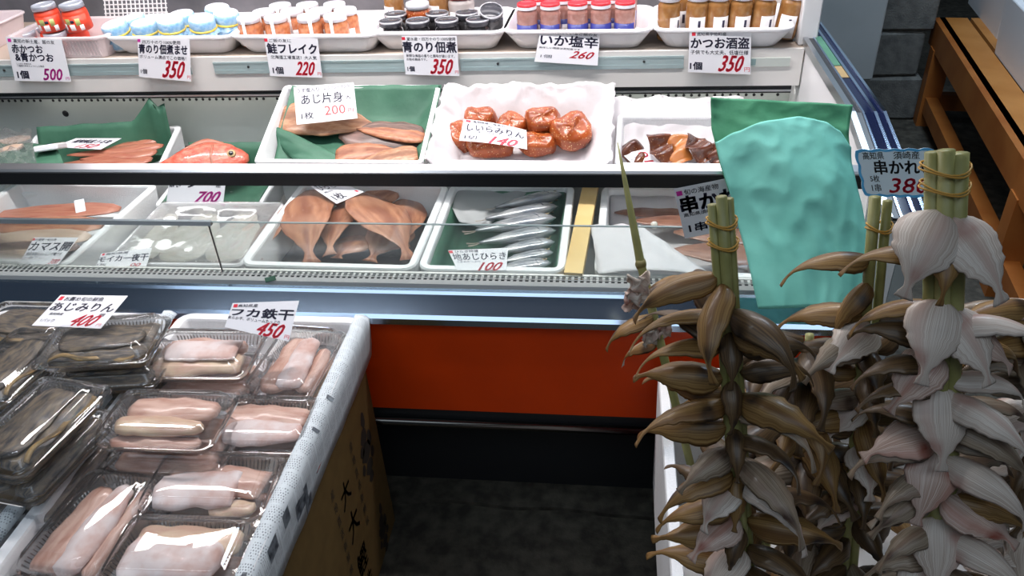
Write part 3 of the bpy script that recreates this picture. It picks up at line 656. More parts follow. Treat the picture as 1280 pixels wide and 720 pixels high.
def price_card(label, quad, p0, nrm, navy=(), red=(), marks=(), redmat='red_ink', navymat='ink', bend=0.0, cmat='paper', group='price cards', extra=(), lift=.0007, cat='price card', name='price_card', outline=None, border=None):
    """quad: the card's corners BL, BR, TR, TL on the plane p0/nrm"""
    nrm = V(nrm).normalized(); P = [atp(x, y, V(p0), nrm) for x, y in quad]; nn = nrm if nrm.dot(CAM - P[0]) > 0 else -nrm
    def fn(u, v, h=lift + .0004):
        q = P[0] * (1 - u) * (1 - v) + P[1] * u * (1 - v) + P[2] * u * v + P[3] * (1 - u) * v
        return q + nn * (h + bend * 4 * u * (1 - u))
    base = (P[0] + P[1]) / 2
    o = empty(name, MX.Translation(base), label, cat, group)
    mb = MB()
    if outline:
        ring = [fn(u, v, 0) for u, v in outline]; mb.loft([[p for p in ring], [p + nn * lift for p in ring]], True, True, 0, False)
    else: mb.sheet(lambda u, v: fn(u, v, lift / 2), 8 if bend else 1, 1, lift, sm=False)
    bd = mb.build('card', cmat, o, True)
    if border:
        mb = MB(); a = [fn(u, v) for u, v in outline]; b = [fn(.5 + (u - .5) * border[0], .5 + (v - .5) * border[1]) for u, v in outline]; n = len(a)
        for i in range(n): k = (i + 1) % n; mb.add([a[i], a[k], b[k], b[i]], [(0, 1, 2, 3)])
        mb.build('border', 'cloud_blue', o, True)
    if navy:
        mb = MB()
        for t in navy: put_text(mb, t[0], t[1], fn, t[2] * 1.25 if len(t) > 2 else .004)
        mb.build('lettering', navymat, o, True)
    if red:
        mb = MB()
        for t in red: put_text(mb, t[0], t[1], fn, (t[2] if len(t) > 2 else .018) * .42, t[3] if len(t) > 3 else .2)
        mb.build('price', redmat, o, True)
    for r, mt in list(marks) + list(extra):
        mb = MB(); rect_mark(mb, r, fn); mb.build('mark', mt, o, True)
    return o
MK = (((.04, .885, .10, .955), 'red_ink'),)
SP, SN = (0, .7475, .77), (0, -1, .07)
price_card('shelf price card reading red and blue bonito, 500 in magenta', ((19, 101), (89, 102), (77, 49), (7, 46)), SP, SN,
    [('高知の新土産、飯の友', (.13, .875, .86, .965)), ('赤かつお', (.07, .65, .62, .845), .014), ('&青かつお', (.10, .46, .78, .655), .014), ('しっかり食感の赤', (.10, .385, .36, .42)), ('二種類の味をセットにした逸品', (.10, .335, .58, .375)), ('1個', (.07, .06, .27, .24), .02)],
    [('500', (.52, .03, .90, .30), .035, .14), ('円', (.92, .04, .985, .11), .0, 0)], (((.03, .89, .09, .965), 'magenta_ink'),), 'magenta_ink')
price_card('shelf price card with glare, seaweed 350, before the blue cloth jars', ((174, 96), (239, 102), (237, 49), (172, 48)), SP, SN,
    [('四万十のり100%使用', (.09, .87, .82, .96)), ('青のり佃煮ませ', (.02, .63, .95, .86), .014), ('ボリューム満点でこの価格！', (.03, .50, .92, .59), .004), ('1個', (.04, .10, .16, .22), .01)],
    [('350', (.45, .05, .92, .47), .035, .2), ('円', (.93, .06, .99, .14), 0, 0)], (((.0, .91, .055, .985), 'magenta_ink'),))
price_card('shelf price card reading salmon flakes, 220 in red', ((338, 95), (403, 97), (397, 48), (330, 47)), SP, SN,
    [('ご飯の友に', (.09, .89, .50, .975)), ('鮭フレイク', (.03, .60, .96, .86), .014), ('北海道工場直送！大人気', (.07, .46, .94, .555), .004), ('1個', (.07, .07, .27, .25), .016)],
    [('220', (.50, .05, .91, .40), .035, .2), ('円', (.92, .06, .985, .14), 0, 0)], (((.0, .90, .06, .98), 'red_ink'),))
price_card('shelf price card reading green seaweed tsukudani, 350, below the black lids', ((507, 93), (574, 95), (571, 45), (502, 45)), SP, SN,
    [('室水産・四万十のり100%使用', (.09, .885, .97, .97)), ('青のり佃煮', (.0, .59, .98, .86), .014), ('新鮮な海苔の香りと風味が違います。', (.05, .46, .94, .54)), ('お勧め商品です。', (.05, .37, .43, .44)), ('1個', (.05, .09, .18, .22), .016)],
    [('350', (.47, .04, .93, .42), .035, .2), ('円', (.93, .06, .99, .14), 0, 0)], (((.0, .90, .06, .975), 'red_ink'),))
price_card('shelf price card reading salted squid, its price washed out by glare', ((668, 77), (747, 82), (750, 41), (676, 36)), (0, .742, .77), (0, -1, .2),
    [('一番売れているご飯の友', (.09, .88, .96, .965)), ('いか塩辛', (.03, .52, .98, .85), .012), ('美味しい物語は高知産です', (.03, .42, .70, .48)), ('1個', (.08, .14, .26, .24), 0)],
    [('260', (.54, .18, .96, .40), .03, .2)], (((.03, .90, .08, .97), 'red_ink'),))
price_card('shelf price card reading salted bonito innards, 350, before the tall brown jars', ((860, 90), (938, 93), (939, 37), (862, 38)), SP, SN,
    [('高知県宇佐町産', (.12, .87, .60, .95)), ('かつお酒盗', (.03, .58, .97, .83), .014), ('子供でも大丈夫、低塩仕様', (.03, .44, .96, .54), .004), ('1個', (.03, .07, .22, .25), .018)],
    [('350', (.48, .05, .92, .42), .035, .2), ('円', (.90, .06, .985, .16), 0, 0)], (((.04, .875, .10, .955), 'red_ink'),))
# ================================================================ fish
def leaf(name, L, wf, tf, mats, n=14, m=10, bend=0.0, cup=0.0, twist=0.0, wav=0.0, split=True, notch=None, side=0.0, seed=0, mb=None, M=None):
    """a flat fish-like body along +x: wf/tf give half width / half thickness over s, bend (rad) droops it, cup hollows it"""
    own = mb is None; mb = mb or MB(); rings = []; uv = []; x = z = 0.0; y0 = 0.0
    for i in range(n + 1):
        s = i / n; a = bend(s) if callable(bend) else bend * s
        if i: x += math.cos(a) * L / n; z += math.sin(a) * L / n; y0 += math.sin(side * s) * L / n
        w, t = wf(s), tf(s); ring = []; tw = twist * s
        for j in range(2 * m):
            q = PI * j / m; cy = math.cos(q); yy = w * cy; k = math.sin(q)
            zz = t * (k if k > 0 else k * .6) + (cup(s) if callable(cup) else cup) * cy * cy * w + wav * w * math.sin(s * 9 + seed + 2 * cy) * .3
            yy2 = yy * math.cos(tw) - zz * math.sin(tw); zz2 = yy * math.sin(tw) + zz * math.cos(tw)
            ring.append(V((x - math.sin(a) * zz2, y0 + yy2, z + math.cos(a) * zz2))); uv.append((s + seed * .37, (cy + 1) / 2 + seed))
        rings.append(ring)
    mb.loft(rings, True, True, (lambda i, j: 0 if j < m else 1) if split else 0, True, M, uv)
    return mb.build(name, mats, raw=True) if own else mb
def put(o, M): o.matrix_world = M; return o
def local(M, x, y, z=0): return M @ V((x, y, z))
W_HIRAKI = lambda W: (lambda s: W * curve([(0, .42), (.08, .72), (.3, 1.0), (.55, .82), (.78, .36), (.87, .12), (.92, .14), (1, .34)], s))
W_FILLET = lambda W: (lambda s: W * curve([(0, .30), (.06, .72), (.25, 1.0), (.55, .92), (.85, .5), (1, .12)], s))
W_CUT = lambda W: (lambda s: W * curve([(0, .62), (.03, .84), (.20, 1.0), (.55, .90), (.82, .55), (.96, .20), (1, .10)], s) * (1 + .10 * nz((s * 7, W * 300, 2))))
W_FLAT = lambda W: (lambda s: W * curve([(0, .30), (.10, .62), (.36, 1.0), (.6, .80), (.78, .24), (.84, .13), (.90, .20), (1, .42)], s))
TH_ = lambda T: (lambda s: T * curve([(0, .5), (.2, 1), (.6, .9), (.85, .45), (1, .2)], s))
def fillet_px(name, label, cat, head, tail, z0, z1, W, T, mats, roll=0.0, group=None, wf=W_FILLET, n=14, lift=None, **kw):
    p0 = at(*head, z0); p1 = at(*tail, z1); M = frame(p0, p1) @ MX.Rotation(roll, 4, 'X')
    L = (p1 - p0).length
    mb = leaf(name, L, wf(W), TH_(T), mats, n=n, mb=MB(), **kw); mb.v = [M @ p for p in mb.v]
    o = mb.build(name, mats); return tag(o, label, cat, group)
def liner(label, fn, nu=24, nv=16, mt='green_liner', th=.0008, group=None, name='paper_liner', cat='paper'):
    mb = MB(); mb.sheet(fn, nu, nv, th, 0); return tag(mb.build(name, mt), label, cat, group)

# ---- front row, left to right --------------------------------------------------
GB = 'foam boxes in the showcase'
# far left box with striped fillets
M1, w1 = box_frame((-120, 322), (83, 331), .600, .40); M1 = M1 @ MX.Rotation(0, 4, 'Z')
foam_box(M1, w1, .40, .10, 'white foam box of striped fillets at the far left of the front row', group=GB)
for k, (h, t, z0, W, mt, lab) in enumerate((((150, 262), (-30, 270), .556, .040, ('red_dried', 'fillet_skin'), 'reddish fillet at the back of the far left front box'), ((128, 283), (-40, 285), .562, .046, ('fillet_flesh', 'skin_dark'), 'brown fillet with dark edge in the far left front box'),
        ((112, 298), (-40, 300), .566, .040, ('kamasu', 'fillet_skin'), 'pale tan fillet across the far left front box'), ((98, 311), (-50, 313), .568, .034, ('fillet_skin', 'skin_dark'), 'dark brown fillet in the far left front box'), ((70, 322), (-50, 325), .570, .036, ('kamasu', 'fillet_skin'), 'pale brown fillet nearest the grille in the far left front box'))):
    fillet_px('fish_fillet', lab, 'fish fillet', h, t, z0, z0 + .004, W, .010, mt, group='fillets in the far left front box', cup=.1)
p = at(100, 258, .575); mb = MB(); mb.M = MX.Translation(p) @ MX.Rotation(.5, 4, 'Z') @ MX.Rotation(.5, 4, 'X'); mb.box((-.012, -.022, -.001), (.012, .022, .0), 0); tag(mb.build('paper_tag', 'paper'), 'small white paper tag tucked at the back of the far left front box', 'paper tag')
# squid tray under film
M2, w2 = box_frame((126, 330), (302, 332), .585, .30); D2 = .30
foam_box(M2, w2, D2, .095, 'white foam tray of squid wrapped in clear film', t=.012, r=.02, dr=.01, name='shallow_tray', mt='foam_tray', cat='tray')
for k, (h, t, W, lab) in enumerate((((165, 328), (215, 262), .062, 'pale flattened squid at left under the clear film'), ((222, 328), (262, 262), .066, 'pale flattened squid in the middle under the clear film'), ((278, 328), (312, 262), .060, 'pale flattened squid at right under the clear film'))):
    fillet_px('dried_squid', lab, 'squid', h, t, .553, .556, W, .006, ('squid', 'squid'), group='flattened squid under film')
mb = MB()
def film(u, v):
    x = (u - .5) * (w2 - .012); y = (v - .5) * (D2 - .012); q = M2 @ V((x, y, .004))
    e = min(1, 5 * min(u, 1 - u, v, 1 - v))
    return q + V((0, 0, -.010 * e * e + e * (.007 * nz((x * 9 + y * 6, y * 14, 1)) + .004 * nz((x * 34, y * 12, 4)))))
mb.sheet(film, 44, 36, .0005); tag(mb.build('cling_film', 'cling_film'), 'crinkled clear film stretched over the squid tray', 'cling film')
# brown butterflied fish box
M3, w3 = box_frame((297, 332), (517, 338), .604, .40)
foam_box(M3, w3, .40, .105, 'white foam box of brown butterflied dried fish in the front row', r=.03, group=GB)
mb = MB(); mb.M = M3; mb.sheet(lambda u, v: V(((u - .5) * (w3 - .05), (v - .5) * .345, -.081 + .006 * nz((u * 7, v * 7, 3)))), 20, 16, .0006); tag(mb.build('plastic_sheet', 'skin_dark'), 'dark plastic sheet under the brown butterflied fish', 'plastic sheet')
for k, (h, t, z0, z1, W, roll, cup, lab) in enumerate((((395, 238), (470, 262), .584, .560, .05, .2, .1, 'dark butterflied fish lying deepest at the back of its box'), ((497, 241), (438, 258), .584, .570, .045, -.2, .1, 'dark butterflied fish at the right back corner of its box'),
        ((352, 272), (318, 326), .555, .575, .055, .35, -.10, 'brown butterflied fish against the left wall of its box'), ((455, 296), (420, 322), .548, .552, .06, .1, -.1, 'reddish butterflied fish lying low at the front of its box'), ((500, 280), (462, 326), .548, .555, .06, -.15, -.1, 'reddish butterflied fish low at the right front of its box'),
        ((512, 250), (505, 306), .565, .57, .048, -.3, -.1, 'brown butterflied fish leaning on the right wall of its box'), ((434, 252), (410, 318), .578, .578, .056, .25, -.12, 'brown butterflied fish in the middle, overlapped by its neighbours'),
        ((383, 240), (387, 328), .592, .590, .072, .12, -.14, 'large brown butterflied fish at left with its tail towards the grille'), ((452, 243), (514, 322), .602, .592, .074, -.22, -.16, 'large brown butterflied fish on top with its tail pointing right'))):
    fillet_px('butterflied_fish', lab, 'dried fish', h, t, z0, z1, W, .0045, ('hiraki', 'hiraki_edge'), roll, 'brown butterflied dried fish', W_HIRAKI, 18, cup=cup, wav=.22, seed=k, bend=lambda s: .25 - .5 * s)
# silver fish box
M4, w4 = box_frame((520, 338), (706, 342), .604, .40)
foam_box(M4, w4, .40, .105, 'white foam box of whole silver fish on green paper', r=.03, group=GB)
mb = MB(); mb.M = M4
def gl(u, v):
    x = (u - .5) * (w4 - .04); y = (v - .5) * .362; e = max(0, abs(u - .5) * 2 - .86) / .14; f = max(0, abs(v - .5) * 2 - .86) / .14
    return V((x * (1 - .0 * e), y, -.084 + .072 * max(e, f) ** 1.3 + .004 * nz((u * 6, v * 6, 9))))
mb.sheet(gl, 30, 26, .0006); tag(mb.build('paper_liner', 'green_liner'), 'green paper lining the box of silver fish', 'paper')
def whole_fish(L, mats=('silver_back', 'silver'), label='', head=(0, 0), tail=(0, 0), z=0, roll=0.0, group=None):
    p0 = at(*head, z); p1 = at(*tail, z - .006); M = frame(p0, p1) @ MX.Rotation(roll, 4, 'X'); L = (p1 - p0).length
    o = empty('silver_fish', M, label, 'fish', group)
    H = L * .175; T = L * .085
    hf = lambda s: H * curve([(0, .22), (.04, .50), (.12, .84), (.30, 1.0), (.55, .84), (.76, .40), (.84, .20), (.88, .17)], s)
    tf = lambda s: T * curve([(0, .12), (.05, .5), (.16, .95), (.32, 1.0), (.55, .8), (.76, .36), (.84, .2), (.88, .15)], s)
    mb = MB(); rings = []; uv = []; n = 18; m = 16
    for i in range(n + 1):
        s = .86 * i / n; rings.append([(s * L, hf(s) * math.cos(2 * PI * j / m), tf(s) * math.sin(2 * PI * j / m) + .012 * math.sin(s * PI) * 0) for j in range(m)]); uv += [(s, j / m) for j in range(m)]
    mb.loft(rings, True, True, lambda i, j: 0 if j in (0, 15, 1, 14) else 1, True, None, uv); b = mb.build('body', mats, o)
    for sg in (-1, 1):
        mb = MB(); mb.sheet(lambda u, v: V((L * (.84 + .15 * u), sg * H * (.10 + u * (.35 + .5 * v)), T * .1 * math.sin(u * 3))), 6, 4, .0012); mb.build('tail_fin', 'fin', o)
        mb = MB(); mb.lathe([(.0055, 0), (.005, .0012)], 12, M=MX.Translation((L * .075, H * .12, sg * hf(.075) * T / H * .98 - (.0012 if sg < 0 else 0)))); e = mb.build('eye', 'eye_ring', o)
        mb = MB(); mb.lathe([(.0033, 0), (.0026, .002)], 10, M=MX.Translation((L * .075, H * .12, sg * (hf(.075) * T / H * .98 + .0008) - (.001 if sg < 0 else 0)))); mb.build('pupil', 'eye', e)
    mb = MB(); mb.sheet(lambda u, v: V((L * (.20 + .22 * u), -H * .1 + H * .5 * v * (1 - u), T * 1.02 * (1 - .2 * u))), 5, 3, .001); mb.build('side_fin', 'fin', o)
    for sg in (-1, 1):
        mb = MB(); mb.sheet(lambda u, v: V((L * (.185 + .030 * math.sin(PI * v) + .008 * u), hf(.19) * (.80 - 1.6 * v), sg * (tf(.19) * math.sqrt(max(0, 1 - (.80 - 1.6 * v) ** 2)) + .0006))), 1, 8, .0008); mb.build('gill_cover', 'silver_back', o)
    mb = MB(); mb.sheet(lambda u, v: V((L * (.30 + .42 * u), hf(.30 + .42 * u) * .97 + H * .28 * v * math.sin(PI * min(1, .15 + u)), 0)), 8, 2, .001); mb.build('back_fin', 'fin', o)
    return o
for k, (hd, tl, z, rl) in enumerate((((702, 243), (605, 262), .588, .5), ((697, 258), (592, 276), .582, .45), ((694, 272), (578, 291), .580, .4), ((694, 288), (583, 306), .578, .4), ((693, 302), (602, 318), .578, .35), ((691, 315), (612, 330), .582, .3), ((688, 328), (604, 339), .584, .2))):
    whole_fish(.17, label=f'whole silver fish, {ORD[k]} from the back of its green-lined box', head=hd, tail=tl, z=z, roll=PI + rl, group='whole silver fish')
mb = MB()
def pf(u, v):
    a = at(lerp(548, 672, u), 228, .598); b = at(lerp(574, 606, u), 277, .585); q = a.lerp(b, v)
    return q + V((0, 0, .006 * nz((u * 5, v * 5, 2)) - .02 * u * v))
mb.sheet(pf, 14, 12, .0006); tag(mb.build('plastic_sheet', 'grey_film'), 'grey translucent plastic folded over the silver fish', 'plastic sheet')
# wooden-edged box with brown squid
p0 = at(709, 342, .606); p1 = at(733, 226, .606); p2 = at(736, 342, .606)
mb = MB(); wdir = (p1 - p0).normalized(); mb.bar(p0 + V((.012, .003, -.011)), p1 + V((.012, 0, -.011)), .038, .022); tag(mb.build('wooden_plank', 'plank'), 'yellow wooden plank lying between the silver fish and brown squid boxes', 'plank')
M5, w5 = box_frame((742, 343), (965, 350), .598, .40)
foam_box(M5, w5, .40, .098, 'foam box of brown dried squid beside the wooden plank', r=.03, group=GB)
mb = MB(); mb.M = M5; mb.sheet(lambda u, v: V(((u - .5) * (w5 - .045), (v - .5) * .355, -.077 + .06 * max(0, (v - .80) / .2) + .004 * nz((u * 6, v * 6, 5)))), 24, 20, .0006); tag(mb.build('paper_liner', 'white_tissue'), 'pale paper lining the box of brown squid', 'paper')
for k, (h, t, z, W, lab) in enumerate((((860, 264), (768, 266), .552, .030, 'brown dried squid at the back left of its box'), ((930, 268), (850, 270), .556, .030, 'brown dried squid at the back right of its box'), ((900, 280), (790, 276), .560, .032, 'brown dried squid across the middle of its box'), ((945, 300), (842, 290), .566, .040, 'brown dried squid behind the skewers in its box'), ((948, 322), (842, 312), .572, .045, 'wide brown dried squid nearest the grille in its box'))):
    fillet_px('dried_squid', lab, 'squid', h, t, z, z + .004, W, .009, ('brown_squid', 'brown_squid'), group='brown dried squid', cup=.05)
for q, w_ in (((818, 279), .008), ((857, 281), .006)):
    c = at(*q, .580); mb = MB(); mb.loft([[(c.x + w_ * r_ * (1 + .3 * math.sin(3 * a)) * math.cos(a), c.y + w_ * r_ * math.sin(a), c.z + z_) for a in [2 * PI * j / 10 for j in range(10)]] for r_, z_ in ((.9, -.012), (1, -.003), (.5, .003))])
    tag(mb.build('squid_beak', 'squid'), 'pale hard knob on the brown dried squid, ' + ('left one' if q[0] < 840 else 'right one beside the card'), 'squid beak')
mb = MB()
def ts(u, v):
    a = at(lerp(738, 800, u), lerp(281, 281, u), .606); b = at(lerp(748, 860, u), lerp(342, 345, u), .604); q = a.lerp(b, v) + V((.05 * u * v, -.0 * u, .0))
    return q + V((0, 0, .008 * nz((u * 4, v * 4, 6)) + .012 * math.sin(PI * u) * v))
mb.sheet(ts, 16, 14, .0006); tag(mb.build('plastic_sheet', 'white_tissue'), 'whitish translucent sheet draped over the wooden plank and brown squid', 'plastic sheet')

# ---- back row -------------------------------------------------------------------
# mackerel fillet box on green paper, tilted up
MC, wc = box_frame((316, 203), (529, 205), .70, .283, 20.5)
foam_box(MC, wc, .283, .066, 'tilted white foam box of fillets on green paper in the back row', t=.014, r=.012, dr=.012)
mb = MB(); mb.M = MC
def cl(u, v):
    x = (u - .5) * (wc - .024); y = (v - .5) * .262
    zz = -.058 + .050 * max(max(0, (v - .72) / .28) ** 1.2, .9 * max(0, (u - .86) / .14), max(0, (.10 - u) / .10) * v)
    zz += .0035 * nz((u * 8, v * 6, 1)) + .006 * nz((u * 3, v * 3, 2)) * (1 if v < .95 else .3)
    return V((x + .014, y + .01 * max(0, v - .7), zz + .012))
mb.sheet(cl, 36, 26, .0006); tag(mb.build('paper_liner', 'green_liner'), 'creased green paper under the tilted fillet box contents', 'paper')
def on_c(px, py, off): return atp(px, py, MC @ V((0, 0, off)), MC.to_3x3() @ V((0, 0, 1)))
def flap(u, v):
    a = on_c(lerp(352, 442, u), lerp(160, 203, u), -.028); b = on_c(lerp(340, 372, u), lerp(175, 205, u), -.040)
    q = a.lerp(b, v); return q + MC.to_3x3() @ V((0, 0, .016 * math.sin(PI * v) ** .7 * (1 - .4 * u) + .004 * nz((u * 6, v * 4, 2))))
liner('folded green paper flap at the lower left of the tilted box', flap, 18, 10)
def fillet_c(label, head, tail, off, W, T, mats, roll=0.0, seed=0, wf=W_CUT, **kw):
    p0, p1 = on_c(*head, off), on_c(*tail, off); M = frame(p0, p1, MC.to_3x3() @ V((0, 0, 1))) @ MX.Rotation(roll, 4, 'X'); mb = leaf('f', (p1 - p0).length, wf(W), TH_(T), mats, mb=MB(), seed=seed, **kw)
    mb.v = [M @ p for p in mb.v]; return tag(mb.build('fish_fillet', mats), label, 'fish fillet', 'fillets in the tilted green-lined box')
fillet_c('tan fillet with a square cut end, low at right of the tilted box', (532, 199), (455, 203), -.036, .036, .012, ('fillet_pale', 'fillet_skin'), .1, 3)
fillet_c('striped grey-brown fillet at the right of the tilted box', (528, 182), (424, 170), -.034, .062, .014, ('fillet_skin', 'fillet_skin'), -.25, 1)
fillet_c('orange-pink fillet along the top of the striped one', (531, 173), (446, 161), -.022, .030, .011, ('fillet_flesh', 'fillet_skin'), .2, 5)
fillet_c('brown ridged fillet at lower middle of the tilted box', (420, 195), (492, 187), -.028, .036, .012, ('hiraki', 'fillet_skin'), .0, 2)
fillet_c('pale orange fillet at the front of the tilted box', (522, 192), (448, 206), -.018, .034, .012, ('fillet_pale', 'fillet_skin'), .0, 4)
fillet_c('large tan fillet with dark tip under the handwritten card', (350, 147), (466, 156), -.024, .056, .014, ('fillet_pale', 'skin_dark'), .12, 6, cup=.08)
# glazed orange chunks in white tissue
MD, wd = box_frame((537, 204), (762, 206), .70, .255, 17)
foam_box(MD, wd, .255, .066, 'white foam box of glazed orange fish chunks in the back row', t=.014, r=.012, dr=.01)
mb = MB(); mb.M = MD
def td(u, v):
    x = (u - .5) * (wd + .012); y = (v - .5) * .285
    ex = max(0, abs(u - .5) * 2 - .70) / .30; by = max(0, (v - .74) / .26); fy = max(0, (.20 - v) / .20)
    zz = -.050 + .085 * max(ex, by, fy * .6) ** .8
    if by > .95 or ex > .95: zz -= .01
    k = max(ex, by, .25)
    return V((x + .012 * k * nz((u * 9, v * 9, 1)), y + .010 * k * nz((u * 8, v * 8, 4)), zz + .014 * k * nz((u * 11, v * 9, 7)) + .006 * k * nz((u * 30, v * 25, 3))))
mb.sheet(td, 64, 44, .0006); tag(mb.build('tissue_paper', 'white_tissue'), 'crumpled white tissue paper around the glazed orange chunks', 'paper')
def chunk(label, px, py, off, sx, sy, sz, rz, rx, seed, mt='mirin', nm='fish_chunk', grp='glazed orange fish chunks'):
    c = atp(px, py, MD @ V((0, 0, off)), MD.to_3x3() @ V((0, 0, 1))); M = MX.Translation(c) @ MD.to_3x3().to_4x4() @ MX.Rotation(rz, 4, 'Z') @ MX.Rotation(rx, 4, 'X')
    mb = MB(); rings = []; m = 22; n = 12
    for i in range(n + 1):
        a = -PI / 2 + PI * i / n; r_ = abs(math.cos(a)) ** .45; zz = (abs(math.sin(a)) ** .6) * (1 if a > 0 else -1)
        ring = []
        for j in range(m):
            b = 2 * PI * j / m; cx = abs(math.cos(b)) ** .7 * (1 if math.cos(b) > 0 else -1); cy = abs(math.sin(b)) ** .7 * (1 if math.sin(b) > 0 else -1)
            d = 1 + .16 * nz((cx * 1.6 + seed * 3, cy * 1.6, zz * 1.2)) + .07 * nz((cx * 5, cy * 5 + seed, zz * 3))
            ring.append((1.28 * sx * r_ * cx * d * (1 + .15 * cy), 1.28 * sy * r_ * cy * d, 1.2 * sz * zz * d + .12 * sx * cx * math.sin(seed)))
        rings.append(ring)
    mb.loft(rings); mb.v = [M @ p for p in mb.v]; return tag(mb.build(nm, mt), label, 'fish chunk', grp)
for a in (('glazed orange chunk at far left of the tissue-lined box', 575, 172, -.030, .024, .030, .022, .5, .2, 1), ('glazed orange chunk behind the card, left back of the tissue box', 600, 150, -.018, .032, .022, .024, -.1, .3, 2), ('glazed orange chunk half hidden behind the card middle', 640, 158, -.016, .030, .026, .020, -.6, .2, 3),
          ('big rounded sesame-topped chunk at centre back of the tissue box', 679, 153, -.002, .033, .026, .026, .2, .3, 4), ('large flat sesame-topped chunk at right of the tissue box', 715, 166, -.008, .038, .036, .022, .5, .35, 5), ('low glazed chunk beneath the two big sesame-topped ones', 673, 180, -.022, .036, .022, .018, .1, .1, 6), ('long glazed chunk lying below the card in the tissue box', 612, 184, -.026, .046, .020, .018, -.05, .1, 7)):
    chunk(*a)
# dark glazed pieces, far right of the back row
MDs = MD
ME_, we = box_frame((768, 207), (930, 209), .69, .20, 14)
foam_box(ME_, we, .20, .066, 'white foam box of dark glazed fish at right of the back row', t=.014, r=.012, dr=.01)
mb = MB(); mb.M = ME_
mb.sheet(lambda u, v: V(((u - .5) * (we + .03) + .010 * nz((u * 8, v * 8, 1)), (v - .44) * .27 + .010 * nz((u * 8, v * 8, 5)), -.040 + .012 * nz((u * 9, v * 7, 8)) + .055 * max(0, (v - .62) / .38, (abs(u - .5) * 2 - .85) / .15) + .006 * nz((u * 7, v * 7, 2)) )), 30, 24, .0006); tag(mb.build('tissue_paper', 'white_tissue'), 'white paper behind the dark glazed fish', 'paper')
MD = ME_
for k, (lab, hd, tl, z0, W, roll) in enumerate((('dark curled glazed piece at left, partly behind the price card', (785, 178), (800, 206), .668, .030, .3), ('brown glazed piece with a ruffled upper edge', (822, 170), (826, 206), .672, .034, -.2), ('glazed piece showing its orange inner face', (845, 170), (850, 206), .676, .030, .5), ('dark glazed piece with a spiky raised corner', (868, 172), (874, 206), .674, .036, -.3), ('dark glazed piece at far right beside the green paper', (900, 178), (900, 206), .672, .028, .2))):
    p0 = atp(*hd, ME_ @ V((0, 0, -.004)), ME_.to_3x3() @ V((0, 0, 1))); p1 = atp(*tl, ME_ @ V((0, 0, -.03)), ME_.to_3x3() @ V((0, 0, 1)))
    M = frame(p0, p1) @ MX.Rotation(roll, 4, 'X'); mb = leaf('f', (p1 - p0).length * 1.05, lambda s: W * curve([(0, .75), (.3, 1), (.8, .9), (1, .5)], s) * (1 + .18 * math.sin(7 * s + k)), TH_(.006), (), mb=MB(), cup=.35 if k % 2 else -.3, wav=.9, seed=k, bend=.3)
    mb.v = [M @ p for p in mb.v]; tag(mb.build('glazed_fish', ('orange_edge' if k == 2 else 'dark_mirin', 'dark_mirin')), lab, 'dried fish', 'dark glazed fish')
p = atp(871, 172, ME_ @ V((0, 0, 0)), ME_.to_3x3() @ V((0, 0, 1)))
# red fish box (left of the fillet box): green paper, red fish with its head to the right
MR, wr = box_frame((192, 257), (326, 258), .572, .24, 6)
foam_box(MR, wr, .24, .07, 'white foam box holding the red fish behind the chrome rail', t=.014, r=.012, dr=.01)
mb = MB(); mb.M = MR
mb.sheet(lambda u, v: V(((u - .5) * (wr - .03), (v - .5) * .215, -.054 + .11 * max(0, (v - .80) / .2, .5 * (abs(u - .5) * 2 - .86) / .14) + .004 * nz((u * 7, v * 7, 2)))), 24, 20, .0006); tag(mb.build('paper_liner', 'green_liner'), 'green paper behind the red fish', 'paper')
rp0 = at(311, 197, .618); rp1 = at(196, 213, .612)
RM = frame(rp0, rp1) @ MX.Rotation(PI - .75, 4, 'X'); RL = (rp1 - rp0).length * 1.15
rf = empty('red_fish', RM, 'whole red fish with round eye lying head right on green paper', 'fish')
hf = lambda s: RL * .21 * curve([(0, .16), (.06, .45), (.18, .85), (.38, 1.0), (.6, .84), (.8, .42), (.9, .2), (1, .16)], s)
mb = MB(); rings = []; uv = []
for i in range(21):
    s = i / 20; rings.append([(s * RL, hf(s) * math.cos(2 * PI * j / 20), hf(s) * .45 * math.sin(2 * PI * j / 20)) for j in range(20)]); uv += [(s, j / 20) for j in range(20)]
mb.loft(rings, True, True, 0, True, None, uv); mb.build('body', 'red_fish', rf)
for sg in (-1, 1):
    mb = MB(); mb.lathe([(.012, -.002), (.011, .002), (.008, .003)], 16, M=MX.Translation((RL * .145, RL * .035, sg * hf(.145) * .44)) @ MX.Rotation(0 if sg > 0 else PI, 4, 'X')); e = mb.build('eye', 'eye_ring', rf)
    mb = MB(); mb.lathe([(.0068, .0), (.0062, .0042), (.003, .0052)], 14, M=MX.Translation((RL * .145, RL * .035, sg * hf(.145) * .44)) @ MX.Rotation(0 if sg > 0 else PI, 4, 'X')); mb.build('pupil', 'eye', e)
    mb = MB(); mb.sheet(lambda u, v: V((RL * (.30 + .02 * math.sin(v * PI)), hf(.3) * (.8 - 1.5 * v), sg * (hf(.3) * .45 * math.sqrt(max(0, 1 - (.8 - 1.5 * v) ** 2)) + .002) + u * .0)) + V((u * .006, 0, 0)), 2, 8, .0015); mb.build('gill_edge', 'red_dried', rf)
mb = MB(); mb.sheet(lambda u, v: V((RL * (.22 + .5 * u), hf(.22 + .5 * u) * (.96 + .28 * v * math.sin(PI * min(1, u + .1))), 0)), 10, 2, .0015); mb.build('back_fin', 'red_dried', rf)
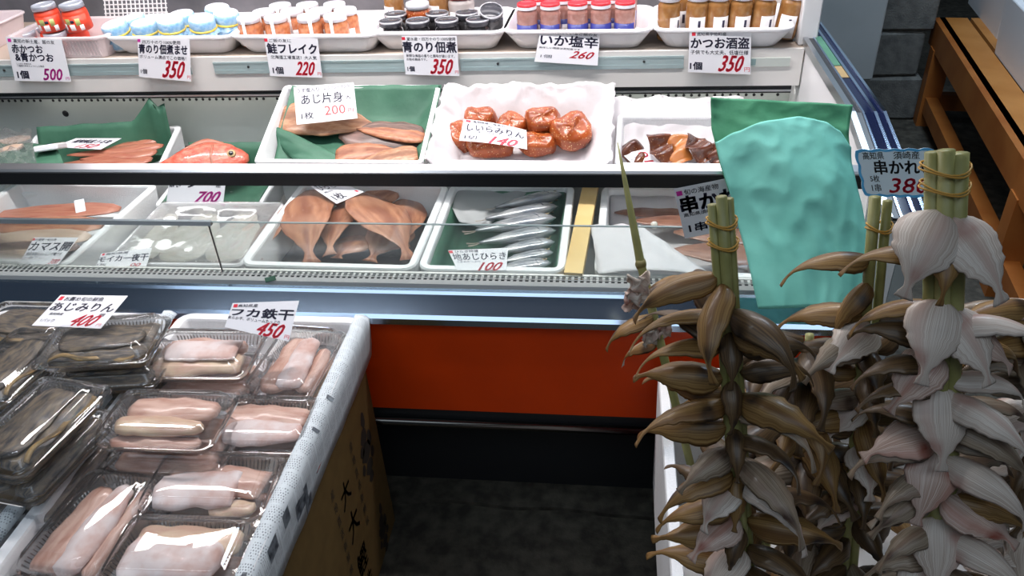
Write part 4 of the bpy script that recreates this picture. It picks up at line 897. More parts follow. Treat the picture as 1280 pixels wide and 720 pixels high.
# reddish dried stack in the tilted box
MB_, wb = box_frame((-8, 240), (184, 238), .575, .28, 13)
MB2 = MB_ @ MX.Rotation(math.radians(4), 4, 'Z')
foam_box(MB2, wb, .28, .075, 'white foam box of reddish dried fish at left of the back row', t=.016, r=.012, dr=.01)
bn = MB2.to_3x3() @ V((0, 0, 1))
mb = MB(); mb.M = MB2
mb.sheet(lambda u, v: V(((u - .5) * (wb - .036), (v - .5) * .26 + .02 * max(0, v - .8), -.058 + .085 * max(0, (v - .80) / .2) ** .9 * (1 + .9 * max(0, (u - .72) / .2) * (1 if u < .94 else .5)) + .05 * max(0, (.06 - u) / .06, (u - .94) / .06) * (1 - v) + .005 * nz((u * 7, v * 7, 2)))), 34, 26, .0006); tag(mb.build('paper_liner', 'green_liner'), 'green paper standing up behind the reddish dried fish', 'paper')
for k, (h, t, off, W, lab) in enumerate((((206, 170), (150, 186), -.020, .022, 'reddish dried fish leaning at the back of its stack'), ((204, 182), (84, 194), -.010, .024, 'long pinkish dried fish lying across its stack'), ((196, 190), (100, 199), -.012, .024, 'red dried fish under the long pinkish one'), ((190, 199), (80, 204), -.016, .028, 'lowest red dried fish just above the chrome rail'), ((200, 176), (120, 190), -.026, .028, 'brown-red dried fish in the middle of its stack'))):
    p0 = atp(*h, MB2 @ V((0, 0, off)), bn); p1 = atp(*t, MB2 @ V((0, 0, off)), bn); M = frame(p0, p1, bn) @ MX.Rotation(.15, 4, 'X')
    mb = leaf('f', (p1 - p0).length, W_FILLET(W), TH_(.008), (), mb=MB(), seed=k, cup=-.15, wav=.3); mb.v = [M @ p for p in mb.v]
    tag(mb.build('dried_fish', ('red_dried', 'fillet_pale')), lab, 'dried fish', 'reddish dried fish stack')
# green paper bundle and wrapped pale fish at the far left
mb = MB()
def gp(u, v):
    c = at(lerp(-40, 84, u), 214, .66); top = at(lerp(-40, 70, u), 172 + 10 * u, .665)
    q = c.lerp(top, v); return q + V((0, 0, .020 * math.sin(PI * v) * math.sin(PI * min(1, u + .25)) + .008 * nz((u * 5, v * 4, 3))))
mb.sheet(gp, 20, 14, .0007); tag(mb.build('paper_bundle', 'green_liner'), 'bulging fold of green paper at the far left above the chrome rail', 'paper')
for k, (h, t, lab) in enumerate((((38, 172), (-30, 186), 'pale dried fish in clear wrap at the far left, upper one'), ((30, 182), (-30, 200), 'pale dried fish in clear wrap at the far left, lower one'))):
    fillet_px('dried_fish', lab, 'dried fish', h, t, .672 + .006 * k, .668, .024, .010, ('kamasu', 'squid'), group='pale wrapped fish')
mb = MB()
def wrapf(u, v):
    a = at(lerp(-50, 46, u), 206, .672); b = at(lerp(-50, 40, u), 162, .676); q = a.lerp(b, v)
    return q + V((0, 0, .012 * math.sin(PI * v) + .010 * nz((u * 7, v * 5, 1)) + .005 * nz((u * 18, v * 14, 3))))
mb.sheet(wrapf, 30, 24, .0006); tag(mb.build('plastic_wrap', 'cling_film'), 'crinkled clear wrap over the pale dried fish at the far left', 'plastic wrap')
mb = MB(); c = at(64, 186, .665); mb.M = MX.Translation(c) @ MX.Rotation(.42, 4, 'Z') @ MX.Rotation(-.35, 4, 'X'); mb.box((-.030, -.05, -.004), (.030, .05, .012), 0, bev=.003)
ct = mb.build('small_carton', 'foam_tray'); tag(ct, 'small white carton with a brown end at the far left of the back row', 'carton')
mb = MB(); mb.M = MX.Translation(-ct.location) @ MX.Translation(c) @ MX.Rotation(.42, 4, 'Z') @ MX.Rotation(-.35, 4, 'X'); mb.box((-.004, .008, .0122), (.026, .046, .0130)); mb.build('brown_end', 'tape_brown', ct)
mb = MB(); mb.M = MX.Translation(-ct.location) @ MX.Translation(c) @ MX.Rotation(.42, 4, 'Z') @ MX.Rotation(-.35, 4, 'X'); mb.box((.004, -.045, .0122), (.010, -.015, .0130)); mb.build('printed_mark', 'label_navy', ct)

# ================================================================ cards in the showcase
price_card('handwritten card reading aji fillets, 200, standing in the tilted box', ((371, 156), (447, 148), (442, 103), (367, 109)), MC @ V((0, -.02, .004)), MC.to_3x3() @ V((0, -.55, 1)),
    [('うす塩入り', (.05, .83, .42, .95)), ('ニュージーランド', (.50, .86, .93, .97)), ('あじ片身', (.11, .50, .80, .78)), ('大', (.84, .56, .93, .67)), ('1枚', (.09, .12, .29, .30))],
    [('200', (.48, .17, .82, .42), .0, .0), ('円', (.86, .19, .95, .30), 0, 0)], (), 'thin_red')
price_card('curved price card reading shiira mirin, 140, lying on orange chunks', ((574, 176), (659, 187), (658, 163), (580, 149)), MDs @ V((0, 0, .022)), MDs.to_3x3() @ V((0, -.25, 1)),
    [('高知県産・無添加', (.16, .86, .66, .97)), ('しいらみりん', (.08, .50, .96, .80), .008), ('焼いて食べてもおいしいです', (.09, .42, .80, .50)), ('1切', (.07, .10, .26, .27), .01)],
    [('140', (.44, .0, .90, .36), .035, .2)], (((.04, .87, .12, .97), 'red_ink'),), bend=.006)
price_card('price card turned sideways showing red 10 before the dark glazed fish', ((822, 204), (808, 186), (778, 193), (792, 206)), ME_ @ V((0, 0, -.002)), ME_.to_3x3() @ V((0, -.3, 1)),
    [('100%使用', (.10, .58, .60, .72)), ('みりん', (.05, .80, .5, .98))], [('10', (.12, .10, .88, .48), .03, 0)])
price_card('price card lying almost flat on the reddish dried fish', ((66, 184), (126, 187), (152, 173), (95, 173)), MB2 @ V((0, 0, .010)), bn,
    [('高知県産うるめ', (.14, .50, .92, .85), .01), ('1枚', (.06, .12, .16, .24))], [('150', (.42, .05, .85, .42), .03, .2)])
price_card('price card with magenta 700 hanging below the chrome rail', ((208, 254), (279, 254), (283, 222), (212, 222)), MR @ V((0, -.123, 0)), (0, -1, .35),
    [('高知', (.02, .62, .10, 1.0)), ('産の', (.14, .62, .22, 1.0)), ('ウ', (.30, .62, .5, 1.0), .01), ('お買得', (.84, .6, .92, 1.0))], [('700', (.48, .02, .97, .46), .035, .2)], (), 'magenta_ink')
price_card('price card reading kamasu at the front of the striped fillet box', ((23, 331), (73, 331), (98, 297), (43, 297)), M1 @ V((0, -.19, .008)), M1.to_3x3() @ V((0, -.35, 1)),
    [('お買得・旬の魚', (.06, .86, .55, .96)), ('カマス開', (.03, .50, .98, .82), .012), ('高知県産のおいしい干物です', (.05, .32, .9, .44)), ('一夜干し', (.05, .20, .5, .30))], [('300', (.72, .02, .98, .20), .02, .2)], (((.0, .88, .05, .96), 'red_ink'),), group='price cards in the front row')
price_card('price card reading squid dried overnight, under the clear film', ((120, 333), (183, 333), (190, 310), (127, 317)), M2 @ V((0, -.13, .012)), M2.to_3x3() @ V((0, -.2, 1)),
    [('モイカ一夜干', (.0, .30, .98, .72), .01), ('高知県産', (.10, .8, .55, .95)), ('1枚', (.02, .02, .2, .2))], [('00', (.66, -.02, .9, .18), .02, .2)], (((.03, .8, .08, .96), 'red_ink'),), group='price cards in the front row')
price_card('white card reading one piece, tucked behind the brown butterflied fish', ((421, 255), (455, 240), (418, 226), (385, 231)), M3 @ V((0, .02, -.005)), M3.to_3x3() @ V((0, -.3, 1)),
    [('1枚', (.12, .08, .48, .38), .01), ('ひらき', (.1, .62, .7, .92)), ('高知', (.1, .48, .4, .56))], (), (((.86, .1, .94, .2), 'red_ink'),), group='price cards in the front row')
price_card('price card reading butterflied aji, 100, at the front of the silver fish', ((572, 338), (633, 338), (635, 310), (560, 313)), M4 @ V((0, -.19, .004)), M4.to_3x3() @ V((0, -.5, 1)),
    [('ひらき特選', (.10, .84, .5, .97)), ('地あじひらき', (.03, .48, .97, .82), .004), ('うまみたっぷり', (.06, .36, .5, .45))], [('100', (.42, -.02, .96, .36), .03, .25)], (((.0, .84, .07, .97), 'red_ink'),), group='price cards in the front row')
price_card('large tilted card reading skewered flounder, leaning on the glass behind bamboo', ((856, 298), (957, 278), (948, 215), (842, 236)), (0, .078, .72), (0, -1, .0),
    [('旬の海産物', (.11, .84, .52, .95), .004), ('串かれい', (.04, .50, .97, .82), .02), ('高知県須崎産', (.05, .42, .46, .495), .006), ('1串', (.08, .10, .30, .27), .015)], [('280', (.66, .10, 1.0, .46), .03, .15)], (((.02, .85, .09, .94), 'magenta_ink'),), 'magenta_ink', group='price cards in the front row')
# ================================================================ foreground boxes of packed fish (left)
RZ = .58
bl = at(225, 387, RZ); br_ = at(458, 394, RZ)
BX0, BX1 = -.868, -.478; BY1 = -.035; BLEN = .66
K1 = MX.Translation(((BX0 + BX1) / 2, BY1 - BLEN / 2, RZ))
foam_box(K1, BX1 - BX0, BLEN, .105, 'white foam box of pale fish packs with newspaper over its right rim', t=.022, r=.03, dr=.02, group='foam boxes in front of the showcase')
LX0, LX1 = -1.275, -.885
K2 = MX.Translation(((LX0 + LX1) / 2, BY1 - .005 - BLEN / 2, RZ))
foam_box(K2, LX1 - LX0, BLEN, .105, 'white foam box of dark fish packs at the far left', t=.022, r=.03, dr=.02, group='foam boxes in front of the showcase')
# cardboard cartons carrying them
def carton(x0, x1, y0, y1, h, label, printed):
    o = empty('cardboard_box', ((x0 + x1) / 2, (y0 + y1) / 2, 0), label, 'cardboard box')
    mb = MB(); mb.box((x0, y0, 0), (x1, y1, h), bev=.006); mb.build('carton_body', 'kraft', o, True)
    mb = MB(); mb.box(((x0 + x1) / 2 - .025, y0 + .002, h), ((x0 + x1) / 2 + .025, y1 - .002, h + .0006)); mb.build('packing_tape', 'tape_brown', o, True)
    if printed:
        # vertical printing on the side facing the aisle
        X = x1 + .0004
        def fn(u, v): return V((X, y0 + (y1 - y0) * u, h * v))
        mb = MB()
        for s_, r in (('大', (.60, .46, .69, .60)), ('大', (.60, .66, .68, .78)), ('鰹', (.60, .22, .69, .36)), ('土佐', (.60, .06, .69, .18))): put_text(mb, s_, r, fn, .01)
        mb.build('lettering', 'kraft_print', o, True)
        for uu in (.54, .735):
            mb = MB()
            for k in range(7): put_text(mb, '産地直送新鮮味'[k], (uu, .86 - .075 * k - .05, uu + .028, .86 - .075 * k), fn)
            mb.build('small_lettering', 'kraft_print', o, True)
        for (cu0, cv0, sc) in ((.86, .66, 1.0), (.86, .14, .8)):
            mb = MB()
            for du, dv, ru, rv in ((0, 0, .045, .05), (0, .085, .03, .045), (.02, .16, .018, .045), (-.035, .04, .02, .03), (.045, .03, .02, .045), (0, -.09, .035, .04), (-.05, -.05, .016, .03), (.0, -.15, .022, .03), (.05, -.06, .018, .03)):
                mb.add([fn(cu0 + sc * (du + ru * math.cos(2 * PI * j / 10) * (1 + .25 * math.sin(3 * j))), cv0 + sc * (dv + rv * math.sin(2 * PI * j / 10))) for j in range(10)], [tuple(range(10))])
            mb.build('printed_crest', 'kraft_print', o, True)
    return o
carton(BX0 + .02, BX1 - .012, BY1 - BLEN + .02, BY1 - .02, .474, 'brown cardboard box with black printing under the pale fish packs', True)
carton(LX0 + .02, LX1 - .012, BY1 - BLEN + .02, BY1 - .02, .474, 'plain brown cardboard box under the dark fish packs', False)
# newspapers over the rims
def news(x_in, x_out, z, y0, y1, drop, label, side=True):
    prof = [(x_in, z - .03), (x_in + .001, z - .008), (x_in + .006, z + .0025), ((x_in + x_out) / 2, z + .004), (x_out - .008, z + .003), (x_out + .002, z - .006)]
    if side: prof += [(x_out + .001, z - drop * .35), (x_out - .002, z - drop * .7), (x_out - .006, z - drop)]
    d = [0]
    for a, b in zip(prof, prof[1:]): d.append(d[-1] + math.hypot(b[0] - a[0], b[1] - a[1]))
    mb = MB(); nu = len(prof) - 1
    def fn(u, v):
        i = min(int(round(u * nu)), nu); y = y0 + (y1 - y0) * v
        return V((prof[i][0] + .0016 * nz((i * 2, y * 14, 1)), y, prof[i][1] + .0016 * nz((i * 1.7, y * 14, 5))))
    o_ = len(mb.v); mb.sheet(fn, nu, 40, .0008)
    mb.uv = [(d[min(int(round(a * nu)), nu)] * 1.0, b * (y1 - y0)) for a, b in mb.uv]
    o = tag(mb.build('newspaper_sheet', 'newsprint'), label, 'newspaper'); return o, fn, nu
nw, nfn, nnu = news(BX1 - .028, BX1 + .002, RZ, BY1 - BLEN + .01, BY1 + .004, .10, 'newspaper sheet folded over the right rim and side of the pale fish box')
mbp = MB()
def patch(i0, i1, v0, v1, par, fnn, nu_, mt='ink', nm='printed_picture'):
    mb = MB(); q = [fnn(i0 / nu_, v0), fnn(i1 / nu_, v0), fnn(i1 / nu_, v1), fnn(i0 / nu_, v1)]; up_ = V((.0009, 0, .0012))
    mb.add([p + up_ for p in q], [(0, 1, 2, 3)]); return mb.build(nm, mt, par, True)
MT_pic = mat('news_picture', (0.03, 0.035, 0.05), 0.6, c2=(0.22, 0.25, 0.28), scale=90)
for i0, i1, v0, v1 in ((5, 6, .235, .27), (6, 7, .30, .38), (5, 6, .14, .19), (7, 8, .36, .40), (3, 4, .055, .075), (4, 5, .62, .635), (4, 5, .50, .512)): patch(i0, i1, v0, v1, nw, nfn, nnu, 'news_picture')
nw2, nfn2, nnu2 = news(LX1 - .026, LX1 + .004, RZ, BY1 - BLEN + .01, BY1 + .002, .06, 'newspaper strip along the right rim of the dark fish box', side=False)
for i0, i1, v0, v1 in ((3, 4, .40, .425), (3, 4, .22, .29), (2, 3, .47, .48), (3, 4, .555, .565), (4, 5, .02, .07)): patch(i0, i1, v0, v1, nw2, nfn2, nnu2, 'news_picture')

# ---------------------------------------------------------------- clear hinged packs
PW, PD, PH = .186, .124, .046
def ribbed(w, d, r, amp, nr, n=6):
    """rounded rectangle whose wall is rippled"""
    base = rr(w, d, r, n); out = []; P = []
    for a, b in zip(base, base[1:] + base[:1]):
        L = math.hypot(b[0] - a[0], b[1] - a[1]); k = max(1, int(L / .0028))
        for q in range(k): P.append((lerp(a[0], b[0], q / k), lerp(a[1], b[1], q / k)))
    return P
def pack_meshes():
    n_pts = None
    def ring(w, d, r, z, rip=0):
        P = ribbed(PW - .02, PD - .02, .016, 0, 0)  # fixed parametrisation
        out = []
        for k, (x, y) in enumerate(P):
            sx = (w / 2) / ((PW - .02) / 2); sy = (d / 2) / ((PD - .02) / 2); g = rip * (1 if k % 2 else -1)
            q = V((x * sx, y * sy, 0)); nn_ = V((x / PW, y / PD, 0)).normalized(); out.append((q.x + nn_.x * g, q.y + nn_.y * g, z))
        return out
    a = MB(); a.loft([ring(PW - .034, PD - .034, .012, .001), ring(PW - .030, PD - .030, .012, .0025, .0), ring(PW - .026, PD - .026, .012, .004, .0008), ring(PW - .016, PD - .016, .014, .0185, .0008), ring(PW - .012, PD - .012, .014, .021), ring(PW, PD, .016, .0215), ring(PW + .001, PD + .001, .016, .020)], True, False, lambda i, j: 1 if i in (2,) else 0, False)
    b = MB(); b.loft([ring(PW + .0015, PD + .0015, .016, .0235), ring(PW - .004, PD - .004, .016, .0242), ring(PW - .013, PD - .013, .014, .0238), ring(PW - .017, PD - .017, .014, .027, .0009), ring(PW - .026, PD - .026, .013, .0375, .0009), ring(PW - .029, PD - .029, .012, .0395), ring(PW - .036, PD - .036, .012, .0400), ring(PW - .040, PD - .040, .012, .0432), ring(PW - .048, PD - .048, .012, .0440), ring(PW - .085, PD - .075, .012, .0447), ring(PW - .13, PD - .095, .012, .0452)], False, True, lambda i, j: 1 if i in (3,) else 0, True)
    return a, b
pa, pb_ = pack_meshes()
proto_pack = None
def pack(M, label, group):
    global proto_pack
    if proto_pack is None:
        o = empty('clear_food_pack', M, label, 'food pack', group); pa.build('pack_tray', ['pack_plastic', 'pack_rib'], o); pb_.build('pack_lid', ['pack_plastic', 'pack_rib'], o); proto_pack = o
    else:
        o = copy_tree(proto_pack); l, r, s_ = M.decompose(); o.location = l; o.rotation_euler = r.to_euler(); o.scale = s_; tag(o, label, 'food pack', group)
    return o
def fillets_in(M, spec, base, cat='fish fillet'):
    for k, (x0, y0, x1, y1, z, W, T, mats, nm, lab) in enumerate(spec):
        p0, p1 = V((x0, y0, z)), V((x1, y1, z)); F_ = M @ frame(p0, p1)
        sd0 = k * 3.1 + len(base) * .7 + x0 * 40
        e0, e1 = .35 + .5 * abs(nz((sd0, 1, 2))) * 2, .2 + .6 * abs(nz((sd0, 5, 2))) * 2
        mb = leaf('f', (p1 - p0).length, lambda s: W * 1.16 * curve([(0, e0), (.04, .7 + .3 * e0), (.3, 1.0), (.65, .92), (.94, .55 + .4 * e1), (1, e1)], s) * (1 + .16 * nz((s * 4, sd0, 0))), lambda s: T * .86 * curve([(0, .55), (.06, .9), (.5, 1), (.94, .85), (1, .5)], s) * (1 + .18 * nz((s * 3, sd0, 4))), (), mb=MB(), seed=k + len(base), wav=.16, n=18, m=9)
        mb.v = [V((p.x, p.y + .10 * W * nz((p.x * 60, sd0, 1)), p.z + .0022 * nz((p.x * 50, p.y * 70, sd0)) + .0010 * nz((p.x * 150, p.y * 150, sd0)))) for p in mb.v]
        mb.v = [F_ @ p for p in mb.v]; tag(mb.build(nm, mats), lab + ' ' + base, cat)
SH, FR, TN = ('shark', 'shark'), ('shark_frost', 'shark'), ('shark_tan', 'shark')
Z0 = RZ - .105 + .0185
def pk(px, py, lvl, deg, tilt=(0, 0)):
    z = Z0 + lvl * .0500; c = at(px, py, z + .03); c.z = z
    return MX.Translation(c) @ MX.Rotation(math.radians(deg), 4, 'Z') @ MX.Rotation(tilt[0], 4, 'X') @ MX.Rotation(tilt[1], 4, 'Y') @ MX.Scale(1.12, 4)
GP = 'clear packs of pale fish'
packs = [
    # label suffix, pixel centre, level, angle, contents
    ('topmost back-left clear pack', 252, 440, 2, 2, [(-.072, .018, .066, .022, .016, .024, .013, SH, 'fish_fillet', 'long pale pink fillet at the back of the'), (-.074, -.022, .070, -.012, .014, .024, .012, TN, 'fish_fillet', 'cream-edged fillet at the front of the'), (-.06, 0, .06, .006, .027, .024, .008, FR, 'fish_fillet', 'upper whitish fillet in the')]),
    ('upright clear pack at the back right', 368, 450, 1, 86, [(-.070, .018, .066, .014, .015, .022, .012, SH, 'fish_fillet', 'pinkish fillet along the left of the'), (-.066, -.012, .060, -.006, .022, .020, .013, FR, 'fish_fillet', 'white tapering fillet lying in the'), (-.06, -.034, .05, -.034, .012, .016, .009, SH, 'fish_fillet', 'narrow pink fillet along the right of the')]),
    ('big overlapping clear pack in the middle left', 206, 522, 2, 1, [(-.066, .022, .070, .024, .018, .024, .014, SH, 'fish_fillet', 'thick pink-topped fillet at the back of the'), (-.068, -.014, .064, -.016, .022, .017, .013, TN, 'fish_fillet', 'cream yellowish fillet at the front of the'), (-.07, -.034, .066, -.036, .011, .014, .008, SH, 'fish_fillet', 'thin brownish fillet near the edge of')]),
    ('clear pack tucked under the middle right', 324, 528, 1, 2, [(-.070, .020, .068, .020, .016, .026, .013, SH, 'fish_fillet', 'pink-brown fillet at the back of the'), (-.050, -.018, .070, -.014, .020, .024, .013, FR, 'fish_fillet', 'frosted white fillet at the front of the')]),
    ('wide clear pack in the third row', 262, 604, 1, 2, [(-.070, .024, .074, .010, .014, .024, .011, SH, 'fish_fillet', 'pink fillet at the back of the'), (-.074, -.012, .040, -.004, .021, .030, .014, FR, 'fish_fillet', 'round frosted white slice in the'), (.01, -.034, .074, -.030, .012, .014, .008, TN, 'fish_fillet', 'tan sliver at the near edge of the')]),
    ('lengthwise clear pack at the front left', 112, 652, 1, 86, [(-.074, .020, .066, .024, .015, .022, .012, SH, 'fish_fillet', 'reddish fillet along the left of the'), (-.078, -.012, .070, -.010, .019, .020, .013, FR, 'fish_fillet', 'white frosted fillet in the'), (-.074, -.040, .074, -.038, .012, .013, .009, SH, 'fish_fillet', 'brown-pink fillet along the right of the')]),
    ('frosty clear pack at the very front', 222, 690, 1, 2, [(-.070, .022, .072, .026, .014, .024, .011, TN, 'fish_fillet', 'tan fillet at the back of the'), (-.070, -.010, .060, -.006, .021, .030, .014, FR, 'fish_fillet', 'broad frosted fillet in the'), (-.07, -.038, .07, -.038, .012, .014, .008, SH, 'fish_fillet', 'thin pink fillet at the near edge of the')]),
]
for lab, px, py, lvl, deg, cont in packs:
    M = pk(px, py, lvl, deg); pack(M, lab[0].upper() + lab[1:] + ' holding pale pink fillets' if False else lab + ' holding pale pink fillets', GP); fillets_in(M, cont, lab)
    for l2 in range(lvl):
        M2_ = pk(px, py, lvl, deg); M2_ = MX.Translation((.003 * (lvl - l2), .004 * (l2 - lvl) - .002, (l2 - lvl) * .0500)) @ M2_
        nm = lab.replace('clear pack', 'pack'); st = 'lower clear pack' if l2 == lvl - 1 else 'lowest clear pack'
        pack(M2_, f'{st} under the {nm}', GP); fillets_in(M2_, [(-.074, .018, .074, .018, .014, .028, .011, SH, 'fish_fillet', 'back fillet in the'), (-.074, -.020, .074, -.022, .014, .028, .011, SH if l2 else TN, 'fish_fillet', 'front fillet in the')], f'{st} under the {nm}')
AJ = ('aji_dark', 'aji_edge')
GA = 'clear packs of dark fish'
dark = [('back-left dark fish pack', 36, 404, 2, 0), ('topmost dark fish pack', 128, 424, 3, 8), ('leftmost dark fish pack', 14, 455, 2, 84), ('large lengthwise dark fish pack', 42, 528, 3, 82)]
for lab, px, py, lvl, deg in dark:
    M = pk(px, py, lvl, deg)
    for l2 in range(lvl, max(lvl - 3, -1), -1):
        M2_ = MX.Translation((.002 * (lvl - l2), .006 * (l2 - lvl), (l2 - lvl) * .0500)) @ M
        ll = lab if l2 == lvl else ('second' if l2 == lvl - 1 else 'third') + ' pack under the ' + lab.replace('topmost ', '')
        pack(M2_, ('clear ' if l2 == lvl else '') + ll + (' in the far left foam box' if l2 == lvl else ''), GA)
        fillets_in(M2_, [(-.076, .026, .074, .024, .016, .024, .010, AJ, 'dried_fish', 'back dark fish in the'), (-.074, -.026, .076, -.026, .016, .024, .010, AJ, 'dried_fish', 'front dark fish in the'), (-.066, .000, .066, .004, .026, .026, .006, AJ, 'dried_fish', 'upper dark fish in the')], ll, 'dried fish')
        if l2 == lvl:
            for sg in (-1, 1):
                mb = MB(); rings = []
                for i in range(25):
                    x = -.066 + .132 * i / 24; rings.append([M2_ @ V((x, -.045 * 1 + .005 * math.sin(i * .5) + q * .004, .024 + .006 * math.sin(i * .26) + r_ * .0012 + sg * .001)) for q, r_ in ((-1, -1), (1, -1), (1, 1), (-1, 1))])
                if sg > 0: mb.loft(rings); tag(mb.build('dried_fish', 'aji_edge'), 'yellowish fish edge in the ' + ll, 'dried fish')
# loose lower packs at the front left of the dark box
M = pk(6, 596, 1, 80); pack(M, 'low dark fish pack at the lower left edge of the photo', GA); fillets_in(M, [(-.07, .02, .07, .02, .016, .026, .01, AJ, 'dried_fish', 'dark opened fish in the')], 'low dark fish pack at the lower left edge', 'dried fish')
# cards over the packs
price_card('price card reading mirin-dried aji, 400, lying on the dark fish packs', ((40, 407), (126, 411), (160, 370), (76, 369)), at(100, 400, .695), (0, -.20, 1),
    [('お薦め旬の鮮魚', (.12, .80, .70, .94), .004), ('あじみりん', (.04, .48, .96, .74), .010), ('高知県産', (.10, .34, .30, .42)), ('個', (.82, .34, .90, .44)), ('1パック', (.06, .12, .26, .22))], [('400', (.48, .04, .90, .38), .03, .2), ('円', (.90, .06, .96, .14), 0, 0)], (((.03, .82, .09, .95), 'red_ink'),), group='price cards over the packs')
price_card('price card reading iron-dried shark, 450, standing behind the pale fish packs', ((281, 409), (361, 427), (374, 376), (291, 379)), at(325, 405, .665), (0, -.75, 1),
    [('高知県産', (.10, .83, .40, .94), .004), ('フカ鉄干', (.03, .50, .97, .78), .016), ('柔らか干、ボリュームたっぷり', (.0, .36, .80, .47), .003)], [('450', (.46, .0, .92, .38), .035, .2), ('円', (.92, .04, .99, .14), 0, 0)], (((.03, .82, .09, .95), 'red_ink'),), group='price cards over the packs')
# ================================================================ skewered dried flatfish (right)
CX0, CX1 = .098, .64; CZ = .50; CYB = -.06
CD = .82
K3 = MX.Translation(((CX0 + CX1) / 2, CYB - CD / 2, CZ))
foam_box(K3, CX1 - CX0, CD, .30, 'tall white foam box on the floor holding the skewered dried flatfish', t=.02, r=.02, dr=.004)
mb = MB(); o = empty('box_stand', ((CX0 + CX1) / 2, CYB - CD / 2, 0), 'dark upturned crate under the tall white foam box', 'crate')
mb.box((CX0 + .02, CYB - CD + .02, 0), (CX1 - .02, CYB - .02, .199), bev=.01); mb.build('crate_body', 'black_metal', o, True)
random.seed(5)
def flat_variants():
    out = {}
    for kind, mats in (('brown', ('flat_brown', 'flat_pale')), ('dark', ('flat_dark', 'flat_brown')), ('pale', ('flat_pale', 'flat_brown')), ('pink', ('flat_pink', 'flat_brown')), ('grey', ('flat_grey', 'flat_dark')), ('dark_arch', ('flat_dark', 'flat_brown')), ('brown_arch', ('flat_brown', 'flat_dark')), ('grey_arch', ('flat_grey', 'flat_dark')), ('pale_arch', ('flat_pale', 'flat_grey'))):
        out[kind] = []; hang = kind in ('pale', 'pink'); arch = 'arch' in kind
        for k in range(4):
            W = .025 + .005 * random.random() + (.012 if hang else 0); L = (.116 if hang else .150 if arch else .134) + .02 * random.random()
            b0 = (-.10 if hang else .45 if arch else .26) + .25 * random.random(); b1 = (.55 if hang else 1.35 if arch else .80) + .45 * random.random(); cp = (.32 if hang else .85) * (.7 + .6 * random.random())
            me_o = leaf('dried_flatfish', L, lambda s, W=W, k=k: W * curve([(0, .46), (.06, .78), (.18, .98), (.32, 1.0), (.52, .80), (.70, .40), (.80, .17), (.87, .14), (.94, .22), (1, .30)], s) * (1 + .22 * nz((s * 16, k * 3.3, L * 90)) * min(1, max(0, (s - .2) * 2.5))),
                        lambda s: .0024 * curve([(0, 1.8), (.2, 1.6), (.6, 1), (.85, .6), (1, .25)], s), mats, n=30, m=8, bend=lambda s, b0=b0, b1=b1: b0 - b1 * s - .25 * s * s, cup=lambda s, cp=-cp: cp * (1 - .75 * s), twist=.3 * (random.random() - .5), wav=.05, seed=k * 1.3, side=.25 * (random.random() - .5))
            out[kind].append(me_o.data); bpy.data.objects.remove(me_o)
    return out
FL = flat_variants()
def gill(par):
    pass
def Hf(top, base):
    def h(py):
        a, b = 0.0, 1.0
        for _ in range(24):
            c = (a + b) / 2
            if proj(base.lerp(top, c))[1] > py: a = c
            else: b = c
        return a
    return h
def floor_base(top, base, z=.228):
    d = (top - base).normalized(); return base + d * ((z - base.z) / d.z)
def bundle(label, top, base, sticks, fish, bands, node_seed=0):
    """sticks: offsets (x, y, top extra, radius); fish: (t along stalk, azimuth deg, pitch deg, roll deg, kind, size)"""
    o = empty('skewered_flatfish', MX.Translation(base), label, 'dried fish skewer', 'skewered flatfish bundles')
    for sx, sy, ex, r in sticks:
        d = (top - base).normalized(); off = V((sx, sy, 0)); a = base + off * .7; b = top + off * .83 + d * ex
        mb = MB(); n = 8; mb.tube([a.lerp(b, i / n) for i in range(n + 1)], [.85 * r * (1.10 if i in (2, 5) else 1) for i in range(n + 1)], 10); mb.build('bamboo_stick', 'bamboo', o, True)
    for t, rad in bands:
        c = base.lerp(top, t); mb = MB()
        for q in range(2):
            mb.tube([c + V((rad * .88 * math.cos(a), rad * .70 * math.sin(a), .004 * q + .0025 * math.sin(a * 2 + q))) for a in [2 * PI * j / 20 for j in range(21)]], .0012, 5)
        mb.build('rubber_band', 'rubber', o, True)
    for t, az, pit, rol, kind, sc in fish:
        c = base.lerp(top, t)
        if c.z < .36: continue
        me = random.choice(FL[kind]); f = bpy.data.objects.new('dried_flatfish', me); COL.objects.link(f); f.parent = o
        a = math.radians(az); st = V((math.cos(a), math.sin(a), 0)) * .010
        R = MX.Rotation(a, 4, 'Z') @ MX.Rotation(-math.radians(pit), 4, 'Y') @ MX.Rotation(math.radians(rol), 4, 'X')
        M = MX.Translation(c - base + st) @ R @ MX.Scale(sc * .83, 4)
        l, r_, s_ = M.decompose(); f.location = l; f.rotation_euler = r_.to_euler(); f.scale = s_
    return o
def P(px, py, Y): return aty(px, py, Y - 1.28)
R_ = random.uniform
# left bundle
top = P(900, 256, .80); base = floor_base(top, P(932, 735, .72)); H = Hf(top, base); fish = []
for i, (py, az, pit, kind, sc) in enumerate(((345, 188, -14, 'brown', 1.02), (352, 236, -22, 'brown', .95), (392, 184, -4, 'brown', 1.02), (430, 186, -6, 'brown', 1.0), (470, 183, -2, 'brown', 1.0), (500, 194, -2, 'brown', 1.05), (530, 186, -14, 'brown', 1.05), (556, 214, -8, 'grey', .9), (588, 190, -12, 'brown', 1.0), (600, 216, -12, 'pale', .86), (626, 186, -8, 'brown', 1.02), (640, 222, -10, 'pink', .86), (660, 188, -2, 'brown', 1.05), (680, 228, -12, 'pale', .95), (705, 190, 4, 'brown', 1.1), (722, 226, -12, 'pale', .92), (735, 185, 0, 'brown', 1.1), (765, 210, 0, 'grey', 1.0), (780, 185, 6, 'brown', 1.15))):
    fish.append((H(py), az + R_(-12, 12), pit + R_(-8, 8), R_(-30, 30), kind, sc * R_(.9, 1.06)))
